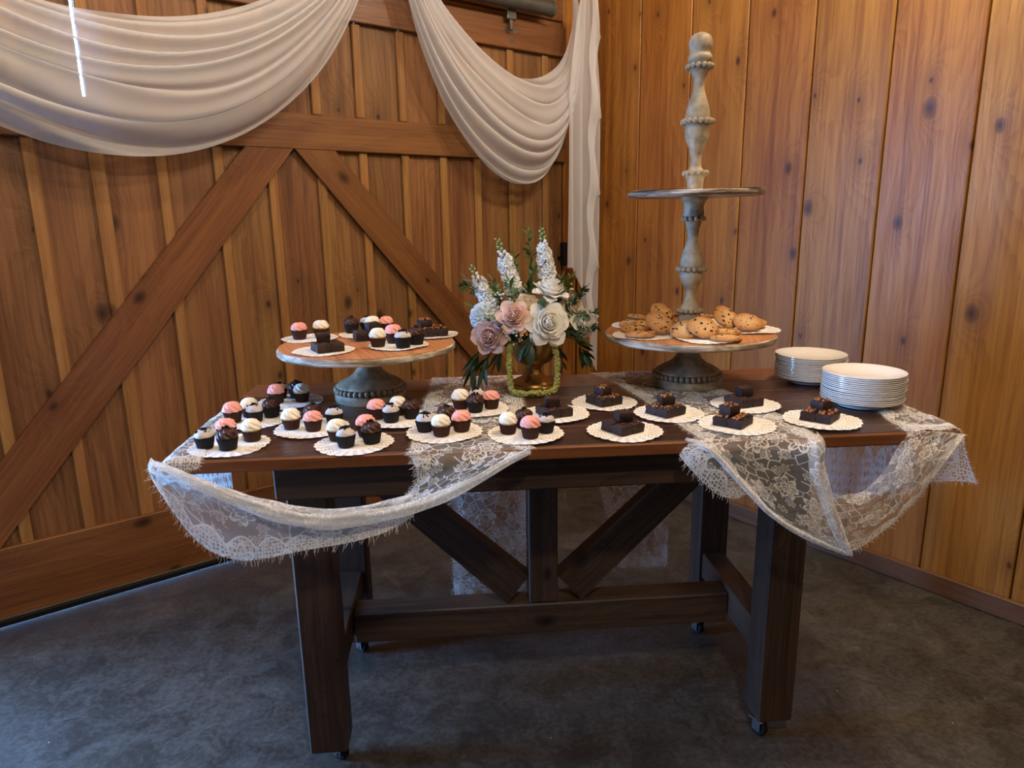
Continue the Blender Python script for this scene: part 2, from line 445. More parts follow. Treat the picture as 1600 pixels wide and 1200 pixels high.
# dark edge of a wall box on the plank wall at the right
ol = MB(); ol.box(-0.035, 0.035, 0, 0.03, 0, 0.115, 0.006)
oo = frame_obj('wall_outlet', ol.mesh('wall_outlet', M_BLACK), wallR(2.335 + 0.035, 0.0, 0.335), DR, UPV, label='black box on plank wall at the right edge', cat='outlet')

# ------------------------------------------------------------------ table frame of reference
TX, TY, TYAW, TH = -0.7962, 1.4915, 0.0734, 0.9325
TL, TW_ = 1.90, 0.777
AX = Vector((math.cos(TYAW), math.sin(TYAW), 0)); AY = Vector((-AX.y, AX.x, 0))
def T(a, b, z=TH): return Vector((TX, TY, 0)) + AX * a + AY * b + Vector((0, 0, z))

table = empty('wooden_table', T(0, 0, 0), TYAW, label='dark stained rolling timber table with trestle base and casters', cat='table')
def tpiece(name, w, th, ln, mat, org, xdir, zdir, par=table, bev=0.004):
    me = plank_mesh(name, w, th, ln, mat, bev)
    x = Vector(xdir).normalized(); z = Vector(zdir).normalized(); y = z.cross(x)
    mt = Matrix((x, y, z)).transposed().to_4x4(); mt.translation = org
    o = bpy.data.objects.new(name, me); link(o, parent=par); o.matrix_basis = mt
    return o
EX, EY, EZ = Vector((1, 0, 0)), Vector((0, 1, 0)), Vector((0, 0, 1))
# top: five long planks
pw = [(0.012, 0.165), (0.165, 0.325), (0.325, 0.465), (0.465, 0.610), (0.610, 0.777)]
for i, (b0, b1) in enumerate(pw):
    tpiece('top_plank', b1 - b0 - 0.0015, 0.030, TL, M_TREAR if i == 4 else M_TABLE, (0, (b0 + b1) / 2, TH - 0.015), EY, EX, bev=0.0025)
tpiece('edge_plank', 0.030, 0.012, TL, M_TEDGE, (0, 0.006, TH - 0.0155), EZ, EX, bev=0.003)
# aprons
for bb0 in (0.075, 0.70): tpiece('apron', 0.098, 0.032, 1.362, M_LEG, (0.228, bb0, 0.853), EZ, EX)
for aa in (0.275, 1.545): tpiece('end_apron', 0.098, 0.04, 0.593, M_LEG, (aa, 0.0915, 0.853), EZ, EY)
# legs with casters
wheel = MB(); wheel.lathe([(0.006, -0.011), (0.02, -0.011), (0.0245, -0.007), (0.0245, 0.007), (0.02, 0.011), (0.006, 0.011)], 20, M=Matrix.Rotation(PI / 2, 4, 'Y'))
M_WHEEL = smooth_angle(wheel.mesh('wheel', M_BLACK))
fork = MB()
for sx in (-0.0155, 0.0155): fork.box(sx - 0.0015, sx + 0.0015, -0.013, 0.013, -0.007, 0.026, 0.001)
fork.box(-0.017, 0.017, -0.016, 0.016, 0.025, 0.029, 0.001); fork.box(-0.022, 0.022, -0.024, 0.024, 0.029, 0.0325, 0.001)
fork.tube([(-0.019, 0, 0), (0.019, 0, 0)], 0.004, 8)
M_FORK = fork.mesh('fork', M_STEEL)
for (a0, b0, ca, cb, ry) in ((0.243, 0.095, 0.07, 0.05, 1.1), (1.484, 0.095, 0.02, 0.03, 0.5), (0.248, 0.605, 0.06, 0.04, 0.9), (1.478, 0.605, 0.02, 0.03, 0.4)):
    g = tpiece('leg', 0.10, 0.095, 0.745, M_LEG, (a0 + 0.05, b0 + 0.0475, 0.057), EX, EZ, bev=0.005)
    cst = bpy.data.objects.new('caster', M_FORK); link(cst, parent=table); cst.location = (a0 + ca, b0 + cb, 0.0245); cst.rotation_euler = (0, 0, ry)
    wh = bpy.data.objects.new('wheel', M_WHEEL); link(wh, parent=cst)
for aa in (0.297, 1.528): tpiece('foot_rail', 0.09, 0.075, 0.412, M_LEG, (aa, 0.192, 0.282), EZ, EY)
tpiece('stretcher', 0.098, 0.085, 1.154, M_LEG, (0.336, 0.405, 0.262), EZ, EX)
tpiece('centre_post', 0.088, 0.075, 0.492, M_LEG, (0.911, 0.405, 0.312), EX, EZ)
tpiece('centre_block', 0.096, 0.075, 1.24, M_LEG, (0.318, 0.405, 0.853), EZ, EX)
def tbrace(p):
    p = [Vector(q) for q in p]; a = (p[0] + p[1]) / 2; c = (p[2] + p[3]) / 2; dv = (c - a).normalized(); nv = Vector((dv.y, -dv.x))
    loc = [(nv.dot(q - a), dv.dot(q - a)) for q in p]
    v = [(x, -0.03, z) for x, z in loc] + [(x, 0.03, z) for x, z in loc]
    me = mk('diagonal_brace', v, [(0, 1, 2, 3), (7, 6, 5, 4), (0, 4, 5, 1), (1, 5, 6, 2), (2, 6, 7, 3), (3, 7, 4, 0)], M_LEG)
    me.update(); x = EX * nv.x + EZ * nv.y; z = EX * dv.x + EZ * dv.y; y = z.cross(x)
    mt = Matrix((x, y, z)).transposed().to_4x4(); mt.translation = (a.x, 0.405, a.y)
    o = bpy.data.objects.new('diagonal_brace', me); link(o, parent=table); o.matrix_basis = mt
tbrace([(0.800, 0.311), (0.866, 0.397), (0.425, 0.804), (0.325, 0.786)])
tbrace([(1.030, 0.311), (0.957, 0.392), (1.398, 0.804), (1.498, 0.786)])

# ------------------------------------------------------------------ sheer curtain
def sheer_mat():
    t = NT('sheer_voile'); tc = t.n('ShaderNodeTexCoord')
    n = t.noise(tc.outputs['UV'], 900, 2)
    col = t.mix(n, C(236, 236, 238), C(248, 248, 250))
    d = t.n('ShaderNodeBsdfDiffuse'); t.l(col, d.inputs[0])
    tr = t.n('ShaderNodeBsdfTranslucent'); t.l(col, tr.inputs[0])
    m1 = t.n('ShaderNodeMixShader'); m1.inputs[0].default_value = 0.26; t.l(d.outputs[0], m1.inputs[1]); t.l(tr.outputs[0], m1.inputs[2])
    tp = t.n('ShaderNodeBsdfTransparent')
    lw = t.n('ShaderNodeLayerWeight'); lw.inputs[0].default_value = 0.35
    f = t.mapr(lw.outputs['Facing'], 0.0, 0.9, 0.56, 0.97)
    m2 = t.n('ShaderNodeMixShader'); t.l(f, m2.inputs[0]); t.l(tp.outputs[0], m2.inputs[1]); t.l(m1.outputs[0], m2.inputs[2])
    return t.done(m2.outputs[0])
M_SHEER = sheer_mat()

def grid_mesh(name, P, mat, uv=None, smooth=True, uv2=None):
    n, m = len(P), len(P[0])
    v = [tuple(p) for row in P for p in row]
    f = [(i * m + j, i * m + j + 1, (i + 1) * m + j + 1, (i + 1) * m + j) for i in range(n - 1) for j in range(m - 1)]
    me = mk(name, v, f, mat, smooth)
    if uv is not None:
        for nm, U in (('UVMap', uv), ('edge', uv2)):
            if U is None: continue
            L = me.uv_layers.new(name=nm)
            flat = [tuple(q) for row in U for q in row]
            L.data.foreach_set('uv', [c for lp in me.loops for c in flat[lp.vertex_index]])
    return me

def bez(p, u):
    w = ((1 - u) ** 3, 3 * u * (1 - u) ** 2, 3 * u * u * (1 - u), u ** 3)
    return (sum(w[i] * p[i][0] for i in range(4)), sum(w[i] * p[i][1] for i in range(4)))

def swag(name, inner, outer, folds, seed, label):
    rnd = random.Random(seed)
    # pleat positions: irregular crests between the top hem and the bottom
    NJ, NU = 150, 90
    ph = [rnd.uniform(0, 6.28) for _ in range(4)]
    P = []; U = []
    for i in range(NU + 1):
        u = i / NU; row = []; ur = []
        win = math.sin(PI * u) ** 0.6
        for k in range(NJ + 1):
            j = k / NJ
            jj = j + 0.026 * math.sin(8 * j + ph[0] + 3.5 * u) + 0.014 * math.sin(19 * j + ph[1] - 5 * u)
            jj = min(max(jj, 0), 1) if 0 < k < NJ else j
            a = bez(inner, u); c = bez(outer, u)
            s = a[0] + (c[0] - a[0]) * jj; z = a[1] + (c[1] - a[1]) * jj
            sag = 0.10 * math.sin(PI * j) * win                       # belly of the cloth
            w = 2 * PI * folds * (j + 0.07 * math.sin(2.2 * u * PI + ph[2]) + 0.065 * math.sin(6.5 * j + ph[3] + 2.2 * u) + 0.02 * math.sin(17 * j + ph[0] - 3 * u))
            cr = math.sin(w + 0.45 * math.sin(w)); cr2 = math.sin(w * 2.13 + 3 * u + ph[1])
            amp = 0.026 * (0.45 + 0.55 * win) * (0.65 + 0.45 * math.sin(11 * j + ph[1] + 3.0 * u))
            o = 0.115 + sag + amp * cr + 0.006 * cr2 * win
            z += 0.016 * win * math.sin(w + 1.1) * min(1, j * 9, (1 - j) * 9)
            row.append(wallL(s, o, z)); ur.append((u * 1.6, j * 1.2))
        P.append(row); U.append(ur)
    me = grid_mesh(name, P, M_SHEER, U)
    return ob(name, me, label=label, cat='curtain')
PIN = (1.215, 2.74)
swag('curtain_swag', [PIN, (1.86, 1.98), (2.80, 1.98), (3.42, 2.74)], [(1.235, 2.72), (1.60, 1.36), (3.00, 1.36), (3.40, 2.72)], 7, 3,
     'wide white sheer fabric swag draped over barn door at upper left')
swag('curtain_swag', [(1.195, 2.74), (0.86, 2.10), (0.20, 1.88), (0.155, 2.57)], [(1.21, 2.75), (1.00, 1.42), (0.077, 1.18), (0.135, 2.57)], 6.5, 5,
     'white sheer fabric swag draped in folds beside the corner')
# the tail that hangs down in the corner
P = []; U = []
NZ, NS = 120, 70
for i in range(NZ + 1):
    q = i / NZ; z = 2.575 - q * 1.98
    wl0 = 0.175 + 0.10 * min(1, q * 4) ** 0.7; wr0 = 0.125 - 0.062 * min(1, q * 4) ** 0.7     # s of left and right borders
    row = []; ur = []
    for k in range(NS + 1):
        j = k / NS
        s = wl0 + (wr0 - wl0) * j
        zz = z
        lim = 1.20 - max(0, j - 0.25) * 0.80                    # slanted hem: short on the left, long on the right
        zz = max(z, lim if j < 0.75 else 0.80 - (j - 0.75) * 0.8)
        pl = 0.020 * math.sin(2 * PI * 3.2 * j + 0.5 * math.sin(5 * q)) * (0.35 + 0.65 * min(1, q * 3))
        row.append(wallL(s, 0.21 + pl, zz)); ur.append((j * 0.5, q * 2))
    P.append(row); U.append(ur)
tail = empty('curtain_tail', wallL(0.17, 0.21, 0.6), label='white sheer curtain tail hanging straight down in the corner', cat='curtain')
inv = Matrix.Translation(-tail.location)
def tail_part(name, P, U, mat):
    o = ob(name, grid_mesh(name, P, mat, U), parent=tail); o.matrix_parent_inverse = inv; return o
tail_part('panel', P, U, M_SHEER)
P = []; U = []
def zig(q):     # cascading hem: zigzag of the front ruffle edge
    t = (q * 4.2) % 1.0
    return 0.045 * (t / 0.62 if t < 0.62 else (1 - t) / 0.38)
for i in range(161):
    q = i / 160; z = 2.57 - q * 1.62; row = []; ur = []
    base = 0.15 + 0.015 * q
    for k in range(9):
        j = k / 8
        s = base - j * (0.030 + zig(q) * min(1, q * 5)) * 1.25
        row.append(wallL(s, 0.245 + 0.018 * math.sin(j * PI) + 0.012 * math.sin(q * 26), z - 0.05 * j * math.sin(q * 26))); ur.append((j * .1, q * 2))
    P.append(row); U.append(ur)
tail_part('cascade_ruffle', P, U, M_SHEER)
hk = MB(); hk.tube([wallL(0.15, 0.0, 2.66), wallL(0.15, 0.11, 2.66), wallL(0.15, 0.15, 2.63), wallL(0.15, 0.155, 2.59), wallL(0.15, 0.125, 2.575)], 0.006, 8)
ob('curtain_hook', hk.mesh('curtain_hook', simple('white_hook', C(220, 218, 212), 0.4)), label='small white hook holding curtain swag in corner', cat='hook')

# ------------------------------------------------------------------ lace runners
def lace_mat(name='ivory_lace', ground=0.20):
    t = NT(name)
    uvn = t.n('ShaderNodeUVMap'); uvn.uv_map = 'UVMap'; uv = uvn.outputs[0]
    edn = t.n('ShaderNodeUVMap'); edn.uv_map = 'edge'
    es = t.n('ShaderNodeSeparateXYZ'); t.l(edn.outputs[0], es.inputs[0]); ed = es.outputs[0]
    wv = t.n('ShaderNodeTexNoise'); t.l(uv, wv.inputs['Vector']); wv.inputs['Scale'].default_value = 14
    wob = t.vmath('MULTIPLY', t.vmath('SUBTRACT', wv.outputs['Color'], (0.5, 0.5, 0.5)).outputs[0], (0.02, 0.02, 0)).outputs[0]
    uvw = t.vmath('ADD', uv, wob).outputs[0]
    # flowers
    def flower(scale, R, petals, rnd):
        vo = t.n('ShaderNodeTexVoronoi', voronoi_dimensions='2D'); t.l(uv, vo.inputs['Vector']); vo.inputs['Scale'].default_value = scale
        vo.inputs['Randomness'].default_value = rnd
        dl = t.vmath('SUBTRACT', uv, vo.outputs['Position']).outputs[0]
        s = t.n('ShaderNodeSeparateXYZ'); t.l(dl, s.inputs[0])
        th = t.math('ARCTAN2', s.outputs[1], s.outputs[0])
        r = t.vmath('LENGTH', dl).outputs['Value']
        pr = t.math('MULTIPLY_ADD', t.math('ABSOLUTE', t.math('COSINE', t.math('MULTIPLY', th, petals / 2))), 0.4 * R, 0.6 * R)
        q = t.math('DIVIDE', r, pr)
        inside = t.math('LESS_THAN', q, 1.0)
        rim = t.math('LESS_THAN', t.math('ABSOLUTE', t.math('SUBTRACT', q, 0.95)), 0.10)
        mid = t.math('LESS_THAN', t.math('ABSOLUTE', t.math('SUBTRACT', q, 0.45)), 0.07)
        veins = t.math('GREATER_THAN', t.math('COSINE', t.math('MULTIPLY', th, petals * 2.0)), 0.35)
        body = t.math('MULTIPLY', inside, t.math('MULTIPLY_ADD', veins, 0.45, 0.18))
        return t.math('MAXIMUM', body, t.math('MAXIMUM', rim, mid))
    f1 = flower(9.0, 0.036, 7, 0.75)
    f2 = flower(21.0, 0.015, 6, 0.9)
    # stems and leaves: wandering outlines
    ve = t.n('ShaderNodeTexVoronoi', voronoi_dimensions='2D', feature='DISTANCE_TO_EDGE'); t.l(uvw, ve.inputs['Vector']); ve.inputs['Scale'].default_value = 34
    vine = t.math('LESS_THAN', ve.outputs['Distance'], 0.055)
    sel = t.math('GREATER_THAN', t.noise(uv, 12, 2), 0.44)
    vine = t.math('MULTIPLY', vine, sel)
    # scalloped border of eyelets
    vb = t.n('ShaderNodeTexVoronoi', voronoi_dimensions='2D'); t.l(uv, vb.inputs['Vector']); vb.inputs['Scale'].default_value = 130; vb.inputs['Randomness'].default_value = 0.45
    eye = t.math('GREATER_THAN', vb.outputs['Distance'], 0.36)
    us = t.n('ShaderNodeSeparateXYZ'); t.l(uv, us.inputs[0])
    scal = t.math('MULTIPLY_ADD', t.math('ABSOLUTE', t.math('SINE', t.math('MULTIPLY', us.outputs[0], 46))), 0.022, 0.022)
    inb = t.math('LESS_THAN', ed, scal)
    brd = t.math('MULTIPLY', inb, t.math('MULTIPLY_ADD', eye, 0.75, 0.12))
    brd = t.math('MAXIMUM', brd, t.math('LESS_THAN', t.math('ABSOLUTE', t.math('SUBTRACT', ed, scal)), 0.0022))
    a = t.math('MAXIMUM', t.math('MAXIMUM', f1, t.math('MULTIPLY', f2, 0.85)), t.math('MULTIPLY', vine, 0.8))
    a = t.math('MAXIMUM', a, brd)
    a = t.math('MAXIMUM', t.math('MULTIPLY', a, 0.94), ground)          # ground net
    d = t.n('ShaderNodeBsdfDiffuse'); d.inputs[0].default_value = C(244, 241, 232)
    tr = t.n('ShaderNodeBsdfTranslucent'); tr.inputs[0].default_value = C(244, 241, 232)
    m1 = t.n('ShaderNodeMixShader'); m1.inputs[0].default_value = 0.3; t.l(d.outputs[0], m1.inputs[1]); t.l(tr.outputs[0], m1.inputs[2])
    tp = t.n('ShaderNodeBsdfTransparent')
    m2 = t.n('ShaderNodeMixShader'); t.l(a, m2.inputs[0]); t.l(tp.outputs[0], m2.inputs[1]); t.l(m1.outputs[0], m2.inputs[2])
    return t.done(m2.outputs[0])
M_LACE = lace_mat()
M_LACE_G = lace_mat('gathered_ivory_lace', 0.46)     # several layers rolled together
M_LACE_S = lace_mat('doubled_ivory_lace', 0.38)
M_THREAD = simple('lace_thread', C(238, 232, 220), 0.8, 0.1)

def crom(pts, t):
    """Catmull-Rom through pts (numpy rows), t in 0..len-1"""
    n = len(pts); i = min(int(t), n - 2); f = t - i
    p1, p2 = pts[i], pts[i + 1]
    p0 = pts[i - 1] if i > 0 else 2 * p1 - p2
    p3 = pts[i + 2] if i + 2 < n else 2 * p2 - p1
    return 0.5 * ((2 * p1) + (-p0 + p2) * f + (2 * p0 - 5 * p1 + 4 * p2 - p3) * f * f + (-p0 + 3 * p1 - 3 * p2 + p3) * f ** 3)

def linr(pts, t):
    n = len(pts); i = min(int(t), n - 2); f = t - i
    return pts[i] * (1 - f) + pts[i + 1] * f

def lace_panel(parent, name, secs, nu, nv, wr=0.004, seed=1, width=0.28, fringe=(True, True), u0=0.0, flen=0.013, ends=(False, False), smooth=True, v0=0.0, vfull=None, mat=None):
    """secs: cross-sections, each a list of (a,b,z) table points from one border to the other"""
    S = [np.array(s, float) for s in secs]; k = len(S[0])
    rnd = random.Random(seed); fx = [rnd.uniform(0, 6.28) for _ in range(6)]
    ev = crom if smooth else linr
    G = np.zeros((nu + 1, nv + 1, 3))
    for jv in range(nv + 1):
        tv = (k - 1) * jv / nv
        col = np.array([crom(s, tv) for s in S])
        for iu in range(nu + 1):
            G[iu, jv] = ev(col, (len(S) - 1) * iu / nu)
    # small wrinkles, mostly out of the sheet
    du = np.gradient(G, axis=0); dv = np.gradient(G, axis=1); N = np.cross(du, dv); N /= (np.linalg.norm(N, axis=2, keepdims=True) + 1e-9)
    ii = np.linspace(0, 1, nu + 1)[:, None]; jj = np.linspace(0, 1, nv + 1)[None, :]
    dsp = np.sin(19 * ii + 7 * jj + fx[0]) * 0.5 + np.sin(31 * jj + 9 * ii + fx[1]) * 0.35 + np.sin(47 * ii - 23 * jj + fx[2]) * 0.25
    G = G + N * (wr * dsp)[:, :, None]
    arc = np.concatenate([[0], np.cumsum(np.linalg.norm(np.diff(G[:, nv // 2], axis=0), axis=1))])
    vf = vfull or width
    uv = [[(u0 + arc[i], v0 + width * j / nv) for j in range(nv + 1)] for i in range(nu + 1)]
    ue = []
    for i in range(nu + 1):
        r = []
        for j in range(nv + 1):
            e = []
            if fringe[0]: e.append(width * j / nv)
            if fringe[1]: e.append(width * (1 - j / nv))
            if ends[0]: e.append(arc[i])
            if ends[1]: e.append(arc[-1] - arc[i])
            r.append((min(e) if e else 1.0, 0))
        ue.append(r)
    W = [[T(*G[i, j]) for j in range(nv + 1)] for i in range(nu + 1)]
    o = ob(name, grid_mesh(name, W, mat or M_LACE, uv, True, ue), parent=parent); o.matrix_parent_inverse = Matrix.Translation(-parent.location)
    # eyelash fringe along the borders
    fb = MB()
    def lash(line, inner):
        for a in range(len(line) - 1):
            p, q = Vector(line[a]), Vector(line[a + 1]); seg = (q - p).length
            nst = max(1, int(seg / 0.0042))
            for w in range(nst):
                f = (w + rnd.random()) / nst; c = p.lerp(q, f)
                out = (c - Vector(inner[a])); 
                if out.length < 1e-6: continue
                out.normalize(); tg = (q - p).normalized()
                scl = 0.55 + 0.45 * abs(math.sin(46 * (arc[min(a, len(arc) - 1)] if len(line) == nu + 1 else f)))
                L = flen * rnd.uniform(0.5, 1.25) * scl
                d1 = out + tg * rnd.uniform(-0.7, 0.7) + Vector((rnd.uniform(-.3, .3), rnd.uniform(-.3, .3), rnd.uniform(-.4, .15)))
                d1.normalize(); e1 = c + d1 * (L * 0.55)
                d2 = (d1 + Vector((rnd.uniform(-.5, .5), rnd.uniform(-.5, .5), rnd.uniform(-.8, .1)))).normalized(); e2 = e1 + d2 * (L * 0.5)
                n = tg * 0.0004
                fb.add([c - n, c + n, e1 + n, e1 - n, e2 + n * .5, e2 - n * .5], [(0, 1, 2, 3), (3, 2, 4, 5)])
    if fringe[0]: lash([W[i][0] for i in range(nu + 1)], [W[i][2] for i in range(nu + 1)])
    if fringe[1]: lash([W[i][nv] for i in range(nu + 1)], [W[i][nv - 2] for i in range(nu + 1)])
    if ends[0]: lash(W[0], W[2])
    if ends[1]: lash(W[nu], W[nu - 2])
    if fb.v:
        g = ob('fringe', fb.mesh('fringe', M_THREAD), parent=o, kind='stuff'); g.matrix_parent_inverse = Matrix.Translation(-parent.location)
        g.matrix_parent_inverse = Matrix.Identity(4); g.matrix_basis = Matrix.Identity(4)
    return o

ZT = TH + 0.0025
laceL = empty('lace_runner', T(0.7, 0.3, TH), label='ivory lace runner under gold urn, swagged to the left table corner', cat='table runner')
# across the table top, over the back edge and down behind
def hsec(b, z, a0, a1, n=5): return [(a0 + (a1 - a0) * i / (n - 1), b, z) for i in range(n)]
lace_panel(laceL, 'back_drop', [hsec(0.79, ZT - 0.02, 0.60, 0.91), hsec(0.80, 0.70, 0.615, 0.91), hsec(0.80, 0.45, 0.63, 0.905), hsec(0.795, 0.20, 0.628, 0.905), hsec(0.79, 0.085, 0.632, 0.87)], 40, 14, 0.005, 3, ends=(False, True))
lace_panel(laceL, 'runner', [hsec(0.788, ZT - 0.004, 0.59, 0.90), hsec(0.765, ZT + 0.002, 0.585, 0.89), hsec(0.55, ZT + 0.001, 0.575, 0.865), hsec(0.38, ZT + 0.001, 0.57, 0.86), hsec(0.20, ZT + 0.001, 0.565, 0.85), hsec(0.02, ZT + 0.002, 0.558, 0.842), hsec(-0.006, ZT - 0.004, 0.557, 0.840)], 70, 18, 0.0010, 4, u0=0.7)
# front drop gathered into the rope-like fold that starts the swag
lace_panel(laceL, 'front_drop', [
    [(0.557, -0.006, .931), (0.63, -0.008, .931), (0.70, -0.008, .931), (0.77, -0.010, .931), (0.840, -0.012, .931)],
    [(0.572, -0.014, .895), (0.63, -0.024, .896), (0.69, -0.032, .902), (0.745, -0.038, .914), (0.80, -0.040, .925)],
    [(0.570, -0.016, .862), (0.60, -0.030, .858), (0.64, -0.044, .866), (0.685, -0.052, .880), (0.735, -0.052, .896)],
    [(0.545, -0.020, .838), (0.565, -0.036, .832), (0.59, -0.050, .836), (0.615, -0.060, .842), (0.65, -0.060, .856)],
    [(0.515, -0.030, .820), (0.525, -0.046, .812), (0.535, -0.058, .812), (0.545, -0.066, .816), (0.555, -0.064, .828)]], 44, 22, 0.003, 5, u0=1.6)
rope = lambda a, z, zl, n=0: None
# swag from the gather to the left corner; cross-section: rolled upper edge then the hanging scalloped band
def sw(a, zt, zb, bo=-0.055, al=0.0):
    h = zt - zb
    return [(a, bo + 0.012, zt - 0.012), (a, bo + 0.004, zt + 0.002), (a, bo - 0.012, zt - 0.002), (a, bo - 0.014, zt - 0.022), (a + al * .3, bo + 0.002, zt - 0.3 * h - .01), (a + al * .7, bo + 0.006, zt - 0.65 * h), (a + al, bo - 0.002, zb)]
lace_panel(laceL, 'swag', [sw(0.565, .852, .800), sw(0.50, .836, .765), sw(0.44, .826, .748), sw(0.385, .825, .738), sw(0.325, .829, .731), sw(0.27, .842, .722), sw(0.22, .858, .714), sw(0.175, .878, .712, al=0.0), sw(0.13, .898, .730, al=-0.01), sw(0.085, .916, .772, -0.05, al=-0.012), sw(0.05, .930, .835, -0.04, al=-0.02), sw(0.005, .940, .905, -0.025, al=-0.015), sw(-0.014, .944, .930, -0.010, al=-0.006)], 96, 26, 0.003, 6, u0=2.3, fringe=(False, True), flen=0.017, mat=M_LACE_S)
# over the left corner, back along the left edge and down over the side
lace_panel(laceL, 'corner_fold', [
    [(0.085, -0.004, .917), (0.05, -0.008, .914), (0.015, -0.010, .914), (-0.008, -0.008, .905), (-0.010, 0.0, .875)],
    [(0.088, 0.010, ZT + .001), (0.05, 0.004, ZT + .003), (0.015, 0.000, ZT + .003), (-0.008, 0.004, .920), (-0.012, 0.01, .870)],
    [(0.070, 0.10, ZT + .001), (0.045, 0.10, ZT + .004), (0.015, 0.10, ZT + .004), (-0.008, 0.10, .922), (-0.014, 0.10, .850)],
    [(0.050, 0.22, ZT + .001), (0.035, 0.22, ZT + .004), (0.012, 0.22, ZT + .004), (-0.009, 0.22, .918), (-0.016, 0.22, .79)],
    [(0.040, 0.34, ZT + .001), (0.028, 0.34, ZT + .006), (0.010, 0.34, ZT + .006), (-0.009, 0.34, .915), (-0.018, 0.34, .735)],
    [(0.034, 0.45, ZT + .001), (0.022, 0.46, ZT + .003), (0.008, 0.47, ZT + .003), (-0.009, 0.48, .91), (-0.018, 0.50, .675)]], 40, 14, 0.002, 7, u0=3.2, width=0.2, ends=(True, True))

RP = [(0.836, -0.026, .934, .010), (0.78, -0.046, .916, .013), (0.718, -0.062, .888, .016), (0.644, -0.070, .856, .018), (0.575, -0.072, .830, .019), (0.51, -0.074, .815, .021), (0.442, -0.074, .808, .022), (0.385, -0.074, .806, .022), (0.33, -0.074, .811, .022), (0.27, -0.072, .826, .022), (0.221, -0.070, .843, .021), (0.17, -0.066, .865, .019), (0.129, -0.060, .885, .017), (0.08, -0.048, .906, .014), (0.032, -0.032, .928, .011), (-0.004, -0.018, .936, .009)]
def roll(a, b, z, r):
    r = r * (0.80 + 0.10 * math.sin(a * 70) + 0.06 * math.sin(a * 173))
    return [(a, b + .55 * r * math.sin(th), z + r * math.cos(th)) for th in (0.2, -.7, -1.5, -2.3, -3.1, -4.0, -5.0, -5.9)]
lace_panel(laceL, 'rolled_edge', [roll(*q) for q in RP], 160, 30, 0.0034, 21, u0=.4, width=0.11, fringe=(False, False), mat=M_LACE_G)
laceR = empty('lace_runner', T(1.35, 0.3, TH), label='ivory lace runner under the cookie stand, swagged to the right table corner', cat='table runner')
lace_panel(laceR, 'back_drop', [hsec(0.79, ZT - 0.02, 1.14, 1.44), hsec(0.80, 0.70, 1.15, 1.44), hsec(0.80, 0.50, 1.17, 1.435), hsec(0.80, 0.33, 1.215, 1.43), hsec(0.79, 0.185, 1.24, 1.425)], 36, 14, 0.005, 8, ends=(False, True))
lace_panel(laceR, 'runner', [hsec(0.788, ZT - 0.004, 1.13, 1.44), hsec(0.765, ZT + 0.002, 1.135, 1.445), hsec(0.60, ZT + 0.001, 1.18, 1.47), hsec(0.40, ZT + 0.001, 1.21, 1.50), hsec(0.25, ZT + 0.001, 1.22, 1.52), hsec(0.12, ZT + 0.001, 1.235, 1.535), hsec(0.02, ZT + 0.002, 1.245, 1.53), hsec(-0.006, ZT - 0.004, 1.246, 1.528)], 70, 18, 0.0010, 9, u0=0.7)
# front: a triangle that narrows to the low point of the swag
lace_panel(laceR, 'front_drop', [
    [(1.215, -0.004, .930), (1.30, -0.008, .931), (1.37, -0.008, .931), (1.44, -0.010, .932), (1.525, -0.012, .932)],
    [(1.262, -0.030, .920), (1.31, -0.026, .905), (1.37, -0.024, .900), (1.44, -0.030, .905), (1.512, -0.045, .915)],
    [(1.318, -0.044, .858), (1.36, -0.034, .845), (1.41, -0.032, .840), (1.46, -0.038, .848), (1.515, -0.058, .862)],
    [(1.395, -0.052, .772), (1.425, -0.042, .765), (1.46, -0.042, .768), (1.50, -0.050, .775), (1.540, -0.064, .785)],
    [(1.490, -0.056, .708), (1.505, -0.048, .705), (1.525, -0.050, .706), (1.548, -0.058, .710), (1.568, -0.066, .718)],
    [(1.575, -0.056, .664), (1.58, -0.054, .660), (1.588, -0.056, .660), (1.596, -0.060, .662), (1.600, -0.062, .668)]], 50, 22, 0.003, 10, u0=1.6, fringe=(True, False))
lace_panel(laceR, 'edge_flap', [
    [(1.215, -0.010, .932), (1.20, -0.014, .920), (1.19, -0.014, .905)],
    [(1.262, -0.036, .920), (1.235, -0.034, .900), (1.22, -0.030, .868)],
    [(1.318, -0.050, .858), (1.29, -0.046, .845), (1.275, -0.040, .815)],
    [(1.350, -0.054, .815), (1.335, -0.05, .81), (1.325, -0.046, .80)]], 24, 8, 0.002, 14, u0=0.2, width=0.06, fringe=(False, True), flen=0.016)
# band rising from the low point to the right corner
lace_panel(laceR, 'swag', [
    [(1.53, -0.030, .800), (1.545, -0.040, .765), (1.565, -0.048, .725), (1.585, -0.055, .690), (1.605, -0.058, .655)],
    [(1.585, -0.032, .797), (1.60, -0.046, .765), (1.615, -0.054, .735), (1.632, -0.058, .705), (1.648, -0.060, .675)],
    [(1.640, -0.034, .800), (1.655, -0.048, .780), (1.67, -0.056, .758), (1.69, -0.060, .738), (1.705, -0.060, .722)],
    [(1.690, -0.032, .850), (1.705, -0.044, .838), (1.725, -0.052, .822), (1.75, -0.058, .806), (1.775, -0.058, .795)],
    [(1.728, -0.020, .905), (1.75, -0.030, .898), (1.775, -0.040, .885), (1.80, -0.046, .870), (1.822, -0.048, .860)],
    [(1.752, -0.010, .930), (1.785, -0.013, .926), (1.82, -0.017, .920), (1.85, -0.024, .915), (1.872, -0.030, .908)],
    [(1.758, 0.004, ZT), (1.80, -0.003, ZT + .001), (1.84, -0.007, ZT), (1.88, -0.008, .931), (1.904, -0.008, .925)]], 60, 22, 0.0025, 11, u0=2.6, fringe=(False, True), flen=0.012)
